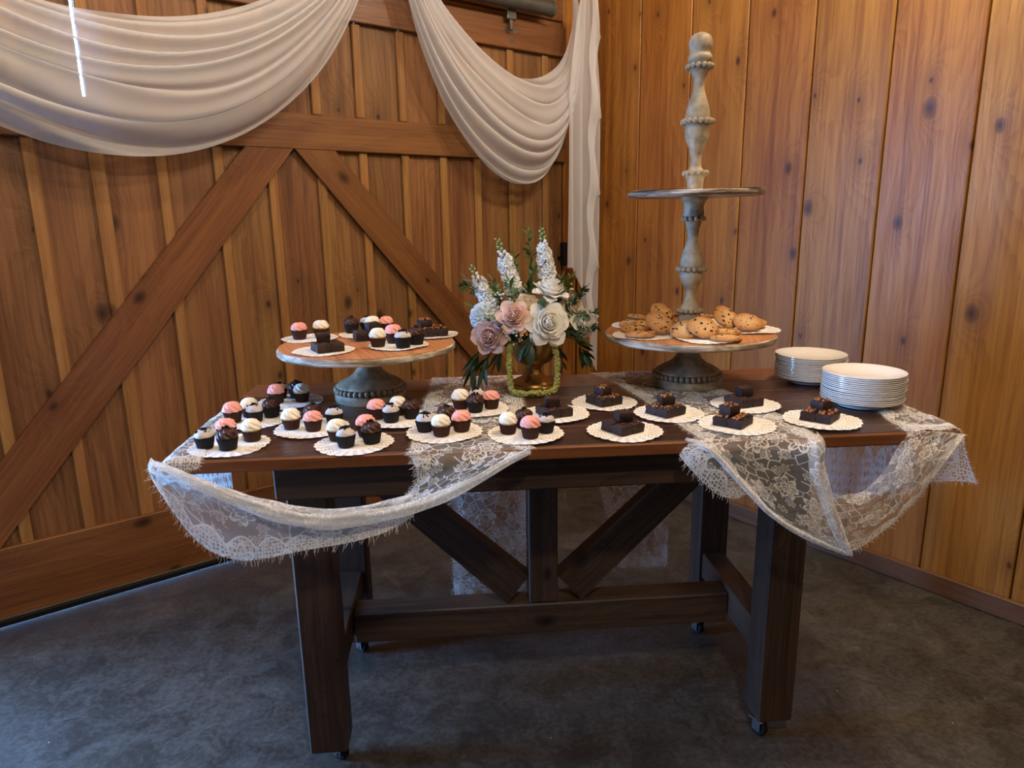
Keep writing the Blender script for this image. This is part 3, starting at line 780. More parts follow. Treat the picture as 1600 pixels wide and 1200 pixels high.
# over the right end of the top and down past the corner
lace_panel(laceR, 'corner_fold', [
    [(1.755, 0.002, ZT), (1.80, -0.001, ZT + .002), (1.85, -0.003, ZT + .002), (1.898, -0.002, ZT + .001), (1.918, -0.010, .865), (1.945, -0.02, .80)],
    [(1.770, 0.06, ZT), (1.81, 0.06, ZT + .002), (1.855, 0.05, ZT + .002), (1.903, 0.04, ZT), (1.914, 0.04, .86), (1.925, 0.04, .785)],
    [(1.790, 0.15, ZT), (1.825, 0.15, ZT + .002), (1.86, 0.14, ZT + .002), (1.905, 0.13, ZT), (1.912, 0.13, .85), (1.915, 0.13, .745)],
    [(1.83, 0.28, ZT), (1.85, 0.28, ZT + .001), (1.88, 0.28, ZT + .001), (1.906, 0.28, ZT - .002), (1.912, 0.28, .84), (1.914, 0.28, .66)],
    [(1.84, 0.45, ZT), (1.86, 0.45, ZT + .001), (1.88, 0.45, ZT + .001), (1.906, 0.45, ZT - .002), (1.912, 0.45, .82), (1.914, 0.45, .57)],
    [(1.85, 0.62, ZT), (1.87, 0.62, ZT + .001), (1.885, 0.62, ZT + .001), (1.906, 0.62, ZT - .002), (1.912, 0.62, .80), (1.914, 0.62, .50)],
    [(1.86, 0.70, ZT), (1.87, 0.70, ZT + .001), (1.885, 0.70, ZT + .001), (1.906, 0.70, ZT - .002), (1.912, 0.70, .80), (1.914, 0.69, .49)]], 60, 20, 0.003, 12, u0=3.6, width=0.33, ends=(True, True))

def band(a, b, z, w, da=0.0): return [(a - w / 2, b + .004, z + da), (a - w * .25, b - .010, z + da * .5), (a, b - .014, z), (a + w * .25, b - .010, z - da * .5), (a + w / 2, b + .006, z - da)]
lace_panel(laceR, 'rolled_edge', [band(1.528, .02, .937, .036), band(1.518, -.035, .925, .040), band(1.512, -.052, .880, .042), band(1.525, -.060, .830, .040), band(1.545, -.066, .775, .036), band(1.566, -.068, .725, .032), band(1.588, -.066, .680, .026), band(1.606, -.062, .652, .020)], 50, 14, 0.0018, 22, u0=.9, width=0.07, fringe=(False, False), mat=M_LACE_S)
def thin(a, b, z, r): return [(a - r * .4, b, z - r * .6), (a - r * .3, b - r, z), (a + r * .3, b - r * .6, z + r * .6), (a + r * .6, b + r * .4, z + r * .3)]
lace_panel(laceR, 'rolled_edge', [thin(1.205, -.010, .944, .006), thin(1.232, -.034, .938, .009), thin(1.267, -.050, .912, .010), thin(1.317, -.056, .857, .010), thin(1.36, -.060, .810, .010), thin(1.40, -.064, .768, .010), thin(1.475, -.066, .715, .009), thin(1.551, -.066, .676, .009), thin(1.598, -.064, .654, .008)], 60, 8, 0.0012, 23, u0=.1, width=0.03, fringe=(False, False), mat=M_LACE_G)

# ------------------------------------------------------------------ cake stands
def stand_paint():
    t = NT('worn_grey_stand_paint'); tc = t.n('ShaderNodeTexCoord'); co = tc.outputs['Object']
    n = t.noise(co, 14, 5, 0.6, 0.6); m = t.noise(co, 55, 4)
    col = t.ramp(t.math('MULTIPLY_ADD', m, 0.35, t.math('MULTIPLY', n, 0.75)), [(0.35, C(94, 84, 68)), (0.52, C(146, 132, 108)), (0.7, C(178, 164, 138))])
    return t.done(t.bsdf(col, 0.55, 0.35, normal=t.bump(m, 0.25, 0.003)))
def stand_rim():
    t = NT('whitewashed_rim'); tc = t.n('ShaderNodeTexCoord'); co = tc.outputs['Object']
    n = t.noise(t.vmath('MULTIPLY', co, (9, 9, 70)).outputs[0], 1.0, 5, 0.65, 0.5)
    col = t.ramp(n, [(0.36, C(84, 66, 48)), (0.5, C(150, 132, 108)), (0.62, C(204, 194, 176))])
    return t.done(t.bsdf(col, 0.6, 0.3, normal=t.bump(n, 0.3, 0.003)))
M_PAINT, M_RIM = stand_paint(), stand_rim()
bead8 = MB(); bead8.ball((0, 0, 0), 1.0, 10, 8)
ME_BEAD = bead8.mesh('bead', M_PAINT, True)

def beads(parent, R, z, n, r):
    for i in range(n):
        a = 2 * PI * (i + 0.5) / n
        o = bpy.data.objects.new('bead', ME_BEAD); link(o, parent=parent); o.location = (R * math.cos(a), R * math.sin(a), z); o.scale = (r, r, r)

def dense(prof, n=6):
    P = [np.array(p) for p in prof]; out = []
    for i in range(len(P) - 1):
        for k in range(n):
            q = crom(P, i + k / n); out.append((max(0.0005, q[0]), q[1]))
    out.append(tuple(P[-1])); return out

def cake_stand(name, label, loc, rz):
    st = empty(name, loc, rz, label=label, cat='cake stand')
    m = MB(); m.lathe([(0.114, 0), (0.116, 0.004), (0.117, 0.018), (0.114, 0.025), (0.108, 0.027), (0.105, 0.030), (0.105, 0.040)] + dense([(0.109, 0.043), (0.108, 0.048), (0.088, 0.060), (0.062, 0.072), (0.042, 0.092), (0.034, 0.115), (0.032, 0.134), (0.040, 0.148)], 4), 56)
    ped = ob('pedestal', smooth_angle(m.mesh('pedestal', M_PAINT), 40), parent=st); ped.scale = (0.92, 0.92, 1)
    beads(ped, 0.111, 0.0345, 38, 0.0088)
    m = MB(); m.lathe([(0.24, 0.146), (0.256, 0.148), (0.261, 0.153), (0.261, 0.164), (0.257, 0.1685)], 72)
    ob('rim', smooth_angle(m.mesh('rim', M_RIM), 40), parent=st)
    # top of four boards
    mb = MB(); n = 72
    m = MB(); R = 0.2565
    cuts = [-R, -0.13, 0.0, 0.13, R]
    for k in range(4):
        x0, x1 = cuts[k] + (0.0006 if k else 0), cuts[k + 1] - (0.0006 if k < 3 else 0)
        xs = [x0 + (x1 - x0) * i / 16 for i in range(17)]
        top = [(x, math.sqrt(max(0, R * R - x * x))) for x in xs]
        ring = [(y, 0) for y in ()]
        v = [(x, y, 0) for x, y in top] + [(x, -y, 0) for x, y in reversed(top)]
        nn = len(v); vv = [(x, y, -0.002) for x, y, _ in v] + [(x, y, 0.0012) for x, y, _ in v]
        # board with grain along local Z: swap axes
        w = [(x, -z, y) for x, y, z in vv]
        me = mk('top_board', w, [tuple(range(nn)), tuple(range(2 * nn - 1, nn - 1, -1))] + [(i, nn + i, nn + (i + 1) % nn, (i + 1) % nn) for i in range(nn)], M_STANDTOP)
        o = ob('top_board', me, (0, 0, 0.169), (-PI / 2, 0, 0), parent=st)
        o.rotation_euler = (-PI / 2, 0, 0)
    return st
SL = (0.407, 0.540); SR = (1.397, 0.565)
standL = cake_stand('cake_stand', 'round grey cake stand with wooden top holding cupcakes and brownies', T(*SL, TH), TYAW + 0.35)
standR = cake_stand('tiered_cake_stand', 'tall two tier beaded stand with turned finial holding cookies', T(*SR, TH + 0.0045), TYAW - 0.3)
ZS = TH + 0.1705
prof1 = [(0.050, 0.172), (0.052, 0.180), (0.040, 0.190), (0.036, 0.205), (0.033, 0.222), (0.030, 0.228)]
prof1b = [(0.031, 0.240), (0.028, 0.246), (0.018, 0.270), (0.015, 0.290), (0.022, 0.310), (0.033, 0.330), (0.035, 0.348), (0.033, 0.356)]
prof1c = [(0.034, 0.368), (0.035, 0.376), (0.031, 0.402), (0.024, 0.425), (0.0165, 0.450), (0.018, 0.480), (0.024, 0.500), (0.026, 0.505)]
prof1d = [(0.028, 0.516), (0.031, 0.524), (0.029, 0.545), (0.033, 0.560), (0.040, 0.566), (0.040, 0.576)]
m = MB(); m.lathe(dense(prof1 + prof1b + prof1c + prof1d, 3), 28)
post = ob('lower_post', smooth_angle(m.mesh('lower_post', M_PAINT), 50), parent=standR)
beads(post, 0.0345, 0.234, 15, 0.0074); beads(post, 0.040, 0.362, 16, 0.0080); beads(post, 0.0305, 0.511, 12, 0.0076)
m = MB(); m.lathe([(0.18, 0.575), (0.195, 0.577), (0.199, 0.581), (0.199, 0.588), (0.196, 0.5905), (0.18, 0.591), (0.02, 0.591)], 64)
ob('upper_tier', smooth_angle(m.mesh('upper_tier', M_RIM), 40), parent=standR)
prof2 = [(0.027, 0.591), (0.024, 0.600), (0.025, 0.622), (0.029, 0.636), (0.028, 0.640), (0.030, 0.647), (0.018, 0.658), (0.0165, 0.680), (0.018, 0.700), (0.026, 0.722), (0.033, 0.740), (0.035, 0.758), (0.034, 0.774), (0.033, 0.782), (0.036, 0.792),
         (0.035, 0.805), (0.031, 0.830), (0.022, 0.855), (0.0155, 0.878), (0.016, 0.900), (0.022, 0.916), (0.026, 0.924), (0.030, 0.932), (0.029, 0.944), (0.034, 0.954), (0.034, 0.964), (0.028, 0.971), (0.030, 0.980), (0.0335, 0.992), (0.032, 1.008), (0.024, 1.020), (0.010, 1.027), (0.0006, 1.028)]
m = MB(); m.lathe(dense(prof2, 3), 28)
fin = ob('finial_post', smooth_angle(m.mesh('finial_post', M_PAINT), 50), parent=standR)
beads(fin, 0.0325, 0.643, 12, 0.0082); beads(fin, 0.042, 0.787, 16, 0.0084); beads(fin, 0.0335, 0.937, 13, 0.0080)

# ------------------------------------------------------------------ doilies
def doily_mat():
    t = NT('paper_doily'); tc = t.n('ShaderNodeTexCoord'); s = t.n('ShaderNodeSeparateXYZ'); t.l(tc.outputs['Object'], s.inputs[0])
    r = t.math('SQRT', t.math('ADD', t.math('MULTIPLY', s.outputs[0], s.outputs[0]), t.math('MULTIPLY', s.outputs[1], s.outputs[1])))
    th = t.math('ARCTAN2', s.outputs[1], s.outputs[0])
    a = t.math('SINE', t.math('MULTIPLY', th, 48)); b = t.math('SINE', t.math('MULTIPLY', r, 640))
    hole = t.math('GREATER_THAN', t.math('MULTIPLY', a, b), 0.42)
    a2 = t.math('GREATER_THAN', t.math('COSINE', t.math('MULTIPLY', th, 24)), -0.35)
    ring = t.math('MULTIPLY', t.math('GREATER_THAN', r, 0.060), t.math('LESS_THAN', r, 0.0885))
    h = t.math('MULTIPLY', t.math('MULTIPLY', hole, ring), a2)
    bs = t.bsdf(C(240, 236, 226), 0.8, 0.2, normal=t.bump(t.math('MULTIPLY', a, b), 0.15, 0.0006))
    tp = t.n('ShaderNodeBsdfTransparent'); mx = t.n('ShaderNodeMixShader'); t.l(h, mx.inputs[0]); t.l(bs, mx.inputs[1]); t.l(tp.outputs[0], mx.inputs[2])
    return t.done(mx.outputs[0])
M_DOILY = doily_mat()
def doily_mesh(R=0.096, seed=1):
    rnd = random.Random(seed); n = 144; rows = [0.0, 0.3, 0.6, 0.8, 0.93, 1.0]; v = [(0, 0, 0)]; f = []
    p1, p2 = rnd.uniform(0, 6), rnd.uniform(0, 6)
    for k, q in enumerate(rows[1:]):
        for i in range(n):
            a = 2 * PI * i / n; rr = R * q
            if k == 4: rr = R * (0.955 + 0.05 * abs(math.sin(a * 12)) ** 0.6 - 0.012 * abs(math.sin(a * 36)))
            z = (0.0014 * q ** 3 * (1 + math.sin(3 * a + p1) + 0.6 * math.sin(5 * a + p2)))
            v.append((rr * math.cos(a), rr * math.sin(a), max(0, z)))
    for i in range(n): f.append((0, 1 + i, 1 + (i + 1) % n))
    for k in range(4):
        for i in range(n):
            j = (i + 1) % n; f.append((1 + k * n + i, 1 + k * n + n + i, 1 + k * n + n + j, 1 + k * n + j))
    return mk('paper_doily', v, f, M_DOILY, True)
DM = [doily_mesh(seed=s) for s in (1, 2, 3)]
DO = {}
def doily(key, a, b, z, label, sc_=1.0):
    o = ob('paper_doily', random.choice(DM), T(a, b, z), (0, 0, random.uniform(0, 6)), label=label, cat='doily', group='paper doilies')
    o.scale = (sc_, sc_, 1); DO[key] = (a, b, z); return o
DW = {}
tbl = [('D1', .119, .110, 'at the front left table corner'), ('D2', .112, .327, 'halfway along the left table edge'), ('D3', .172, .520, 'rearmost along the left table edge'),
       ('D4', .292, .226, 'left of the grey stand foot'), ('D5', .421, .088, 'second from left in the front row'), ('D6', .503, .275, 'directly in front of the cake stand'),
       ('D7', .637, .135, 'third from left in the front row'), ('D8', .718, .345, 'beside the left of the gold urn'), ('D9', .838, .102, 'fourth from left in the front row'),
       ('D10', .932, .268, 'just in front of the gold urn'), ('D11', 1.093, .380, 'right of the gold urn and behind the others'), ('D12', 1.086, .098, 'fifth from left in the front row'),
       ('D13', 1.240, .235, 'left front of the cookie stand'), ('D14', 1.376, .105, 'sixth from left in the front row'), ('D15', 1.474, .290, 'right front of the cookie stand'),
       ('D16', 1.603, .112, 'beside the front plate stack')]
zz = 0
for i, (k, a, b, w) in enumerate(tbl):
    lacey = (0.52 < a + 0.09 and a - 0.09 < 0.88) or (1.2 < a + 0.09 and a - 0.09 < 1.56)
    doily(k, a, b, TH + (0.0052 if lacey else 0.0012) + 0.0006 * (i % 4), 'white scalloped paper doily ' + w); DW[k] = w
stn = [('SA', .215, .655, 'at the left rim of the cake stand'), ('SB', .300, .420, 'at the front left of the cake stand'), ('SC', .385, .700, 'at the back of the cake stand'),
       ('SD', .505, .465, 'at the front right of the cake stand'), ('SE', .590, .640, 'at the right rim of the cake stand')]
for i, (k, a, b, w) in enumerate(stn):
    doily(k, a, b, ZS + 0.0008 + 0.0007 * i, 'white paper doily ' + w, 0.92); DW[k] = w
cks = [('CA', 1.235, .500, 'at the left of the cookie tier'), ('CB', 1.275, .690, 'at the back left of the cookie tier'), ('CC', 1.400, .400, 'at the front of the cookie tier'), ('CD', 1.580, .540, 'at the right of the cookie tier'), ('CE', 1.500, .715, 'at the back right of the cookie tier')]
for i, (k, a, b, w) in enumerate(cks):
    doily(k, a, b, ZS + 0.0053 + 0.0007 * i, 'white paper doily ' + w, 0.98); DW[k] = w
for i, (da, db, w) in enumerate(((-0.10, -0.05, 'on the left of the empty upper tier'), (0.09, -0.08, 'on the right of the empty upper tier'))):
    doily('U%d' % i, SR[0] + da, SR[1] + db, TH + 0.0045 + 0.592 + 0.0007 * i, 'white paper doily ' + w, 1.0)

# ------------------------------------------------------------------ cupcakes
M_WRAP_B = simple('brown_paper_cup', C(62, 36, 26), 0.7, 0.2, 0, 60, 0.2)
M_WRAP_K = simple('black_paper_cup', C(26, 22, 23), 0.65, 0.25, 0, 60, 0.2)
M_CAKE_Y = simple('vanilla_sponge', C(206, 164, 104), 0.85, 0.2, 0, 200, 0.2, 0.4, 400)
M_CAKE_K = simple('chocolate_sponge', C(40, 24, 20), 0.85, 0.2, 0, 200, 0.2, 0.4, 400)
def frost(name, c, ss=0.25, rough=0.5): return simple(name, c, rough, 0.35, 0, 120, 0.05, 0.08, 300, Subsurface_Weight=ss, Subsurface_Radius=(0.006, 0.004, 0.003))
M_FR = {'w': frost('white_buttercream', C(250, 242, 222)), 'p': frost('pink_buttercream', C(246, 172, 158)), 'c': frost('chocolate_buttercream', C(66, 38, 28), 0.0, 0.38), 'g': frost('cookies_and_cream_frosting', C(200, 194, 190), 0.15)}
M_CRUMB = simple('black_cookie_crumb', C(20, 15, 15), 0.8, 0.25, 0, 300, 0.3)
def cup_mesh(mat):
    n = 96; pr = [(0.0178, 0), (0.0182, 0.001), (0.0232, 0.0255), (0.0236, 0.0268), (0.0222, 0.0262), (0.021, 0.0235)]
    m = MB(); m.lathe(pr, n, lambda a, z: 1 + 0.028 * (1 if math.cos(a * 32) > 0 else -1) * (0.5 + z / 0.027 * 0.5))
    return smooth_angle(m.mesh('paper_cup', mat), 30)
CUP = {'w': cup_mesh(M_WRAP_B), 'p': CUP0 if False else None} if False else {}
_cb, _ck = cup_mesh(M_WRAP_B), cup_mesh(M_WRAP_K)
CUP = {'w': _cb, 'p': _cb, 'c': _ck, 'g': _ck}
def sponge(mat):
    m = MB(); m.lathe([(0.0212, 0.0235), (0.0226, 0.0275), (0.0205, 0.0318), (0.012, 0.034), (0.0005, 0.0345)], 28); return smooth_angle(m.mesh('sponge', mat), 60)
_sy, _sk = sponge(M_CAKE_Y), sponge(M_CAKE_K)
SPG = {'w': _sy, 'p': _sk, 'c': _sk, 'g': _sk}
def frosting(kind, seed):
    rnd = random.Random(seed); n, mrows = 60, 26; v = []; f = []
    lob = {'w': 7, 'p': 7, 'c': 8, 'g': 5}[kind]; amp = {'w': .10, 'p': .10, 'c': .12, 'g': .025}[kind]; tw = rnd.choice((1, 1, 1.15)) * 2.6
    H = {'w': .0245, 'p': .0245, 'c': .023, 'g': .0185}[kind] * rnd.uniform(0.93, 1.07); R = {'w': .0232, 'p': .0236, 'c': .0232, 'g': .0222}[kind]
    dx, dy = rnd.uniform(-.0012, .0012), rnd.uniform(-.0012, .0012); p0 = rnd.uniform(0, 6.28)
    for k in range(mrows + 1):
        q = k / mrows
        if q < 0.12: r = R * (0.80 + 0.20 * math.sin(q / 0.12 * PI / 2)); z = q / 0.12 * 0.003
        else:
            g = (q - 0.12) / 0.88; r = R * max(0.0, math.cos(g * PI / 2)) ** (0.62 if kind != 'g' else 0.72); z = 0.003 + (H - 0.003) * math.sin(g * PI / 2) ** 1.25
        for i in range(n):
            a = 2 * PI * i / n
            rib = abs(math.sin((a * lob + tw * 2.6 * q * 2 + p0) / 2)) ** 0.8
            rr = r * (1 + amp * (rib * 2 - 1.2) * (1 - 0.3 * q))
            zz_ = z + (rib - 0.5) * amp * 0.016 * math.sin(PI * min(1, q * 1.1))
            wob = 1 + 0.03 * math.sin(2 * a + p0)
            v.append((rr * wob * math.cos(a) + dx * q, rr * wob * math.sin(a) + dy * q, 0.0275 + z + (zz_ - z)))
    for k in range(mrows):
        for i in range(n):
            j = (i + 1) % n; f.append((k * n + i, k * n + j, k * n + n + j, k * n + n + i))
    f.append(tuple(range(n - 1, -1, -1)))
    me = mk('frosting', v, f, M_FR[kind], True); me['H'] = H; return me
def crumbs(kind, seed):
    rnd = random.Random(seed); m = MB(); H = 0.0275 + (0.0185 if kind == 'g' else 0.023)
    cnt = 40 if kind == 'g' else 9
    for i in range(cnt):
        r = abs(rnd.gauss(0, 0.0072)); a = rnd.uniform(0, 6.28); r = min(r, 0.016); s = rnd.uniform(0.0014, 0.0042)
        z = 0.0300 + (H - 0.0295) * math.sqrt(max(0, 1 - (r / 0.0225) ** 2)) - 0.0003 + rnd.uniform(0, .0015)
        Mx = Matrix.Translation((r * math.cos(a), r * math.sin(a), z)) @ Euler((rnd.uniform(0, 3), rnd.uniform(0, 3), rnd.uniform(0, 3))).to_matrix().to_4x4()
        m.box(-s, s, -s * rnd.uniform(.4, .9), s * .7, -s * rnd.uniform(.25, .5), s * .35, 0, Mx)
    return m.mesh('cookie_crumbs', M_CRUMB)
FRO = {k: [frosting(k, 10 * i + ord(k)) for i in range(3)] for k in 'wpcg'}
CRU = {k: [crumbs(k, 7 * i + ord(k)) for i in range(3)] for k in 'gc'}
KN = {'w': 'white frosted', 'p': 'pink frosted', 'c': 'chocolate frosted', 'g': 'grey crumb-topped'}
def cupcake(kind, a, b, z, where, topped=False, extra=''):
    root = empty('mini_cupcake', T(a, b, z), random.uniform(0, 6.28), label='%s mini cupcake %s' % (KN[kind] + extra, where), cat='cupcake', group='mini cupcakes')
    i = random.randrange(3)
    ob('paper_cup', CUP[kind], parent=root)
    ob('sponge', SPG[kind], parent=root)
    ob('frosting', FRO[kind][i], parent=root)
    if kind in 'gc' or topped:
        ob('cookie_crumbs', CRU['g' if (kind == 'g' or topped) else 'c'][i], parent=root, kind='stuff')
    s = random.uniform(0.97, 1.04); root.scale = (s, s, s)
    return root
def on(k): return 'on the doily ' + DW[k]
cc = {'D1': [('g', .068, .095), ('c', .127, .078), ('w', .165, .143), ('p', .098, .165)], 'D2': [('p', .066, .318), ('w', .096, .368), ('g', .124, .315), ('c', .158, .356)],
      'D3': [('p', .133, .514), ('g', .128, .572), ('c', .180, .568), ('w', .205, .522)], 'D4': [('w', .241, .228), ('p', .301, .204), ('c', .285, .282), ('g', .346, .256)],
      'D5': [('w', .375, .118), ('g', .405, .064), ('p', .442, .146), ('c', .463, .085)], 'D6': [('p', .453, .284), ('w', .508, .318), ('g', .495, .248), ('c', .546, .279)],
      'D7': [('g', .588, .147), ('w', .630, .106), ('p', .680, .140), ('c', .642, .190)], 'D8': [('w', .679, .354), ('c', .719, .312), ('p', .765, .345), ('g', .726, .392)],
      'D9': [('w', .795, .107), ('p', .846, .064), ('c', .838, .150), ('g', .888, .104)]}
for k, L in cc.items():
    for (kd, a, b) in L: cupcake(kd, a, b, DO[k][2] + 0.0012, on(k))
sc_c = [('p', .187, .640, 'SA', True, ' crumb-topped'), ('w', .248, .672, 'SA', True, ' crumb-topped'), ('c', .334, .730, 'SC', False, ''), ('g', .378, .768, 'SC', False, ''), ('w', .402, .722, 'SC', False, ''), ('p', .445, .738, 'SC', False, ''),
        ('w', .449, .448, 'SD', False, ''), ('p', .489, .505, 'SD', False, ''), ('g', .522, .420, 'SD', False, ''), ('c', .557, .470, 'SD', False, '')]
for kd, a, b, k, tp_, ex in sc_c: cupcake(kd, a, b, DO[k][2] + 0.0012, on(k), tp_, ex)

# ------------------------------------------------------------------ brownies
def brownie_mat():
    t = NT('brownie_crumb'); tc = t.n('ShaderNodeTexCoord'); oi = t.n('ShaderNodeObjectInfo')
    co = t.vmath('ADD', tc.outputs['Object'], t.vmath('MULTIPLY', oi.outputs['Random'], (9.0, 5.0, 3.0)).outputs[0]).outputs[0]
    n = t.noise(co, 140, 5, 0.65); m = t.noise(co, 40, 3)
    col = t.ramp(t.math('MULTIPLY_ADD', m, 0.4, t.math('MULTIPLY', n, 0.6)), [(0.35, C(26, 16, 14)), (0.52, C(48, 30, 25)), (0.7, C(74, 48, 38))])
    return t.done(t.bsdf(col, 0.6, 0.35, normal=t.bump(n, 0.55, 0.003)))
M_BROWN = brownie_mat()
M_CRUST = simple('brownie_crust', C(82, 50, 38), 0.45, 0.4, 0, 80, 0.3, 0.6, 160)
M_CARAMEL = simple('peanut_caramel', C(158, 98, 52), 0.4, 0.4, 0, 60, 0.3, 0.4, 120)
M_NUT = simple('chopped_nut', C(188, 136, 84), 0.6, 0.3, 0, 60, 0.25)
def brownie_mesh(seed, s=0.037, h=0.0225):
    rnd = random.Random(seed); n = 8; v = []; f = []
    ph = [rnd.uniform(0, 6.28) for _ in range(5)]
    def wob(x, y, z): return 0.0007 * math.sin(210 * z + 180 * x + ph[0]) + 0.0005 * math.sin(400 * y + 300 * z + ph[1])
    lay = [(0, 0.97), (0.1, 1.0), (0.5, 1.0), (0.85, 1.0), (1.0, 0.94)]
    per = []
    for i in range(n): per.append((-1 + 2 * i / n, -1))
    for i in range(n): per.append((1, -1 + 2 * i / n))
    for i in range(n): per.append((1 - 2 * i / n, 1))
    for i in range(n): per.append((-1, 1 - 2 * i / n))
    N = len(per)
    for q, sc0 in lay:
        for (x, y) in per:
            X, Y, Z = x * s / 2 * sc0, y * s / 2 * sc0, q * h
            w = wob(X, Y, Z); v.append((X + w * (1 if abs(x) == 1 else 0) * x, Y + w * (1 if abs(y) == 1 else 0) * y, Z + (0.0007 * math.sin(300 * X + ph[2]) * math.sin(280 * Y + ph[3]) if q > .8 else 0)))
    for k in range(len(lay) - 1):
        for i in range(N):
            j = (i + 1) % N; f.append((k * N + i, k * N + j, k * N + N + j, k * N + N + i))
    v.append((0, 0, h + 0.0012)); c = len(v) - 1; b0 = (len(lay) - 1) * N
    for i in range(N): f.append((b0 + i, b0 + (i + 1) % N, c))
    f.append(tuple(range(N - 1, -1, -1)))
    return smooth_angle(mk('brownie_body', v, f, M_BROWN), 40)
def brownie_top(kind, seed, s=0.037, h=0.0225):
    rnd = random.Random(seed); m = MB()
    if kind == 'plain':
        for i in range(14):
            x, y = rnd.uniform(-.45, .45) * s, rnd.uniform(-.45, .45) * s
            m.ball((x, y, h + 0.0006), rnd.uniform(.0025, .005), 7, 4, (1, 1, .25))
        return m.mesh('crackled_crust', M_CRUST, True)
    if kind == 'nut':
        for i in range(46):
            x, y = rnd.uniform(-.46, .46) * s, rnd.uniform(-.46, .46) * s; q = rnd.uniform(.0012, .0028)
            Mx = Matrix.Translation((x, y, h + 0.0012)) @ Euler((rnd.uniform(0, 3), rnd.uniform(0, 3), rnd.uniform(0, 3))).to_matrix().to_4x4()
            m.box(-q, q, -q * .7, q * .7, -q * .6, q * .6, 0, Mx)
        me = m.mesh('chopped_nuts', M_NUT); me.materials.append(M_CRUST)
        me.polygons.foreach_set('material_index', [1 if (i // 6) % 3 else 0 for i in range(len(me.polygons))]); return me
    for i in range(15):
        x, y = rnd.uniform(-.42, .42) * s, rnd.uniform(-.42, .42) * s; a = rnd.uniform(0, 6.28); L = rnd.uniform(.006, .012)
        pts = [(x + L * (q - .5) * math.cos(a + q), y + L * (q - .5) * math.sin(a + q), h + .0012 + .0012 * math.sin(q * PI)) for q in (0, .25, .5, .75, 1)]
        pts = [(max(-.47 * s, min(.47 * s, px)), max(-.47 * s, min(.47 * s, py)), pz) for px, py, pz in pts]
        m.tube(pts, [.0016, .0030, .0036, .0030, .0014], 7)
    me = m.mesh('caramel_swirl', M_CARAMEL, True); me.materials.append(M_BROWN)
    me.polygons.foreach_set('material_index', [1 if (i // 30) % 3 == 2 else 0 for i in range(len(me.polygons))]); return me
BRO = [brownie_mesh(i) for i in range(4)]
BTOP = {k: [brownie_top(k, 20 + i) for i in range(3)] for k in ('plain', 'nut', 'caramel')}
TNAME = {'plain': 'crackled_crust', 'nut': 'chopped_nuts', 'caramel': 'caramel_swirl'}
TLAB = {'plain': 'plain dark', 'nut': 'nut-sprinkled', 'caramel': 'caramel-swirled'}
def brownie(kind, a, b, z, rz, where, sc3=(1, 1, 1)):
    r = empty('brownie', T(a, b, z), TYAW + rz, label='%s brownie %s' % (TLAB[kind], where), cat='brownie', group='brownies'); i = random.randrange(3)
    ob('brownie_body', BRO[random.randrange(4)], parent=r)
    ob(TNAME[kind], BTOP[kind][i], parent=r, kind='stuff'); r.scale = sc3
PW = {'D10': 'just before the gold urn', 'D11': 'right of the gold urn', 'D12': 'fifth from left in front row', 'D13': 'at left front of cookie stand', 'D14': 'sixth from left in front row', 'D15': 'at right front of cookie stand', 'D16': 'beside the front plate stack', 'SB': 'at front left of cake stand', 'SC': 'in the middle of cake stand', 'SE': 'at right rim of cake stand'}
def pile(kind, a, b, z, rz, key, s=0.0375, top=(0.0, 0.004), trz=0.25, w=None):
    c, sn = math.cos(rz), math.sin(rz); g = s / 2 + 0.0004
    where = PW[key]
    pos = [(-g, -g), (g, -g), (-g, g), (g, g)]
    order = sorted(range(4), key=lambda i: sn * pos[i][0] + c * pos[i][1])       # nearest first
    nm = {order[0]: 'front', order[3]: 'back'}
    rest = sorted(order[1:3], key=lambda i: c * pos[i][0] - sn * pos[i][1]); nm[rest[0]] = 'left'; nm[rest[1]] = 'right'
    for i, (x, y) in enumerate(pos):
        brownie(kind, a + c * x - sn * y, b + sn * x + c * y, z, rz, 'in the %s of the pile %s' % (nm[i], where), (s / 0.0375,) * 2 + (random.uniform(.97, 1.0),))
    brownie(kind, a + top[0], b + top[1], z + 0.0245, rz + trz, 'on top of the pile %s' % where)
for kind, a, b, rz, k, top, trz in (('plain', .930, .258, .35, 'D10', (-.005, .006), -.3), ('nut', 1.090, .370, .45, 'D11', (-.004, .004), .15), ('plain', 1.080, .096, .50, 'D12', (.004, .010), -.35),
                                    ('nut', 1.228, .228, .55, 'D13', (.004, .012), -.45), ('caramel', 1.366, .106, .80, 'D14', (-.006, .010), -.35), ('plain', 1.470, .290, .30, 'D15', (.004, .010), -.2), ('caramel', 1.600, .116, .75, 'D16', (.006, .010), -.3)):
    pile(kind, a, b, DO[k][2] + 0.0012, rz, k, top=top, trz=trz)
pile('plain', .312, .415, DO['SB'][2] + .0012, .45, 'SB', top=(-.012, .014), trz=-.3)
pile('plain', .395, .600, ZS + .005, .30, 'SC', s=.034, top=(.022, .006), trz=.2)
pile('caramel', .600, .630, DO['SE'][2] + .0012, .30, 'SE', top=(-.026, .006), trz=.1)

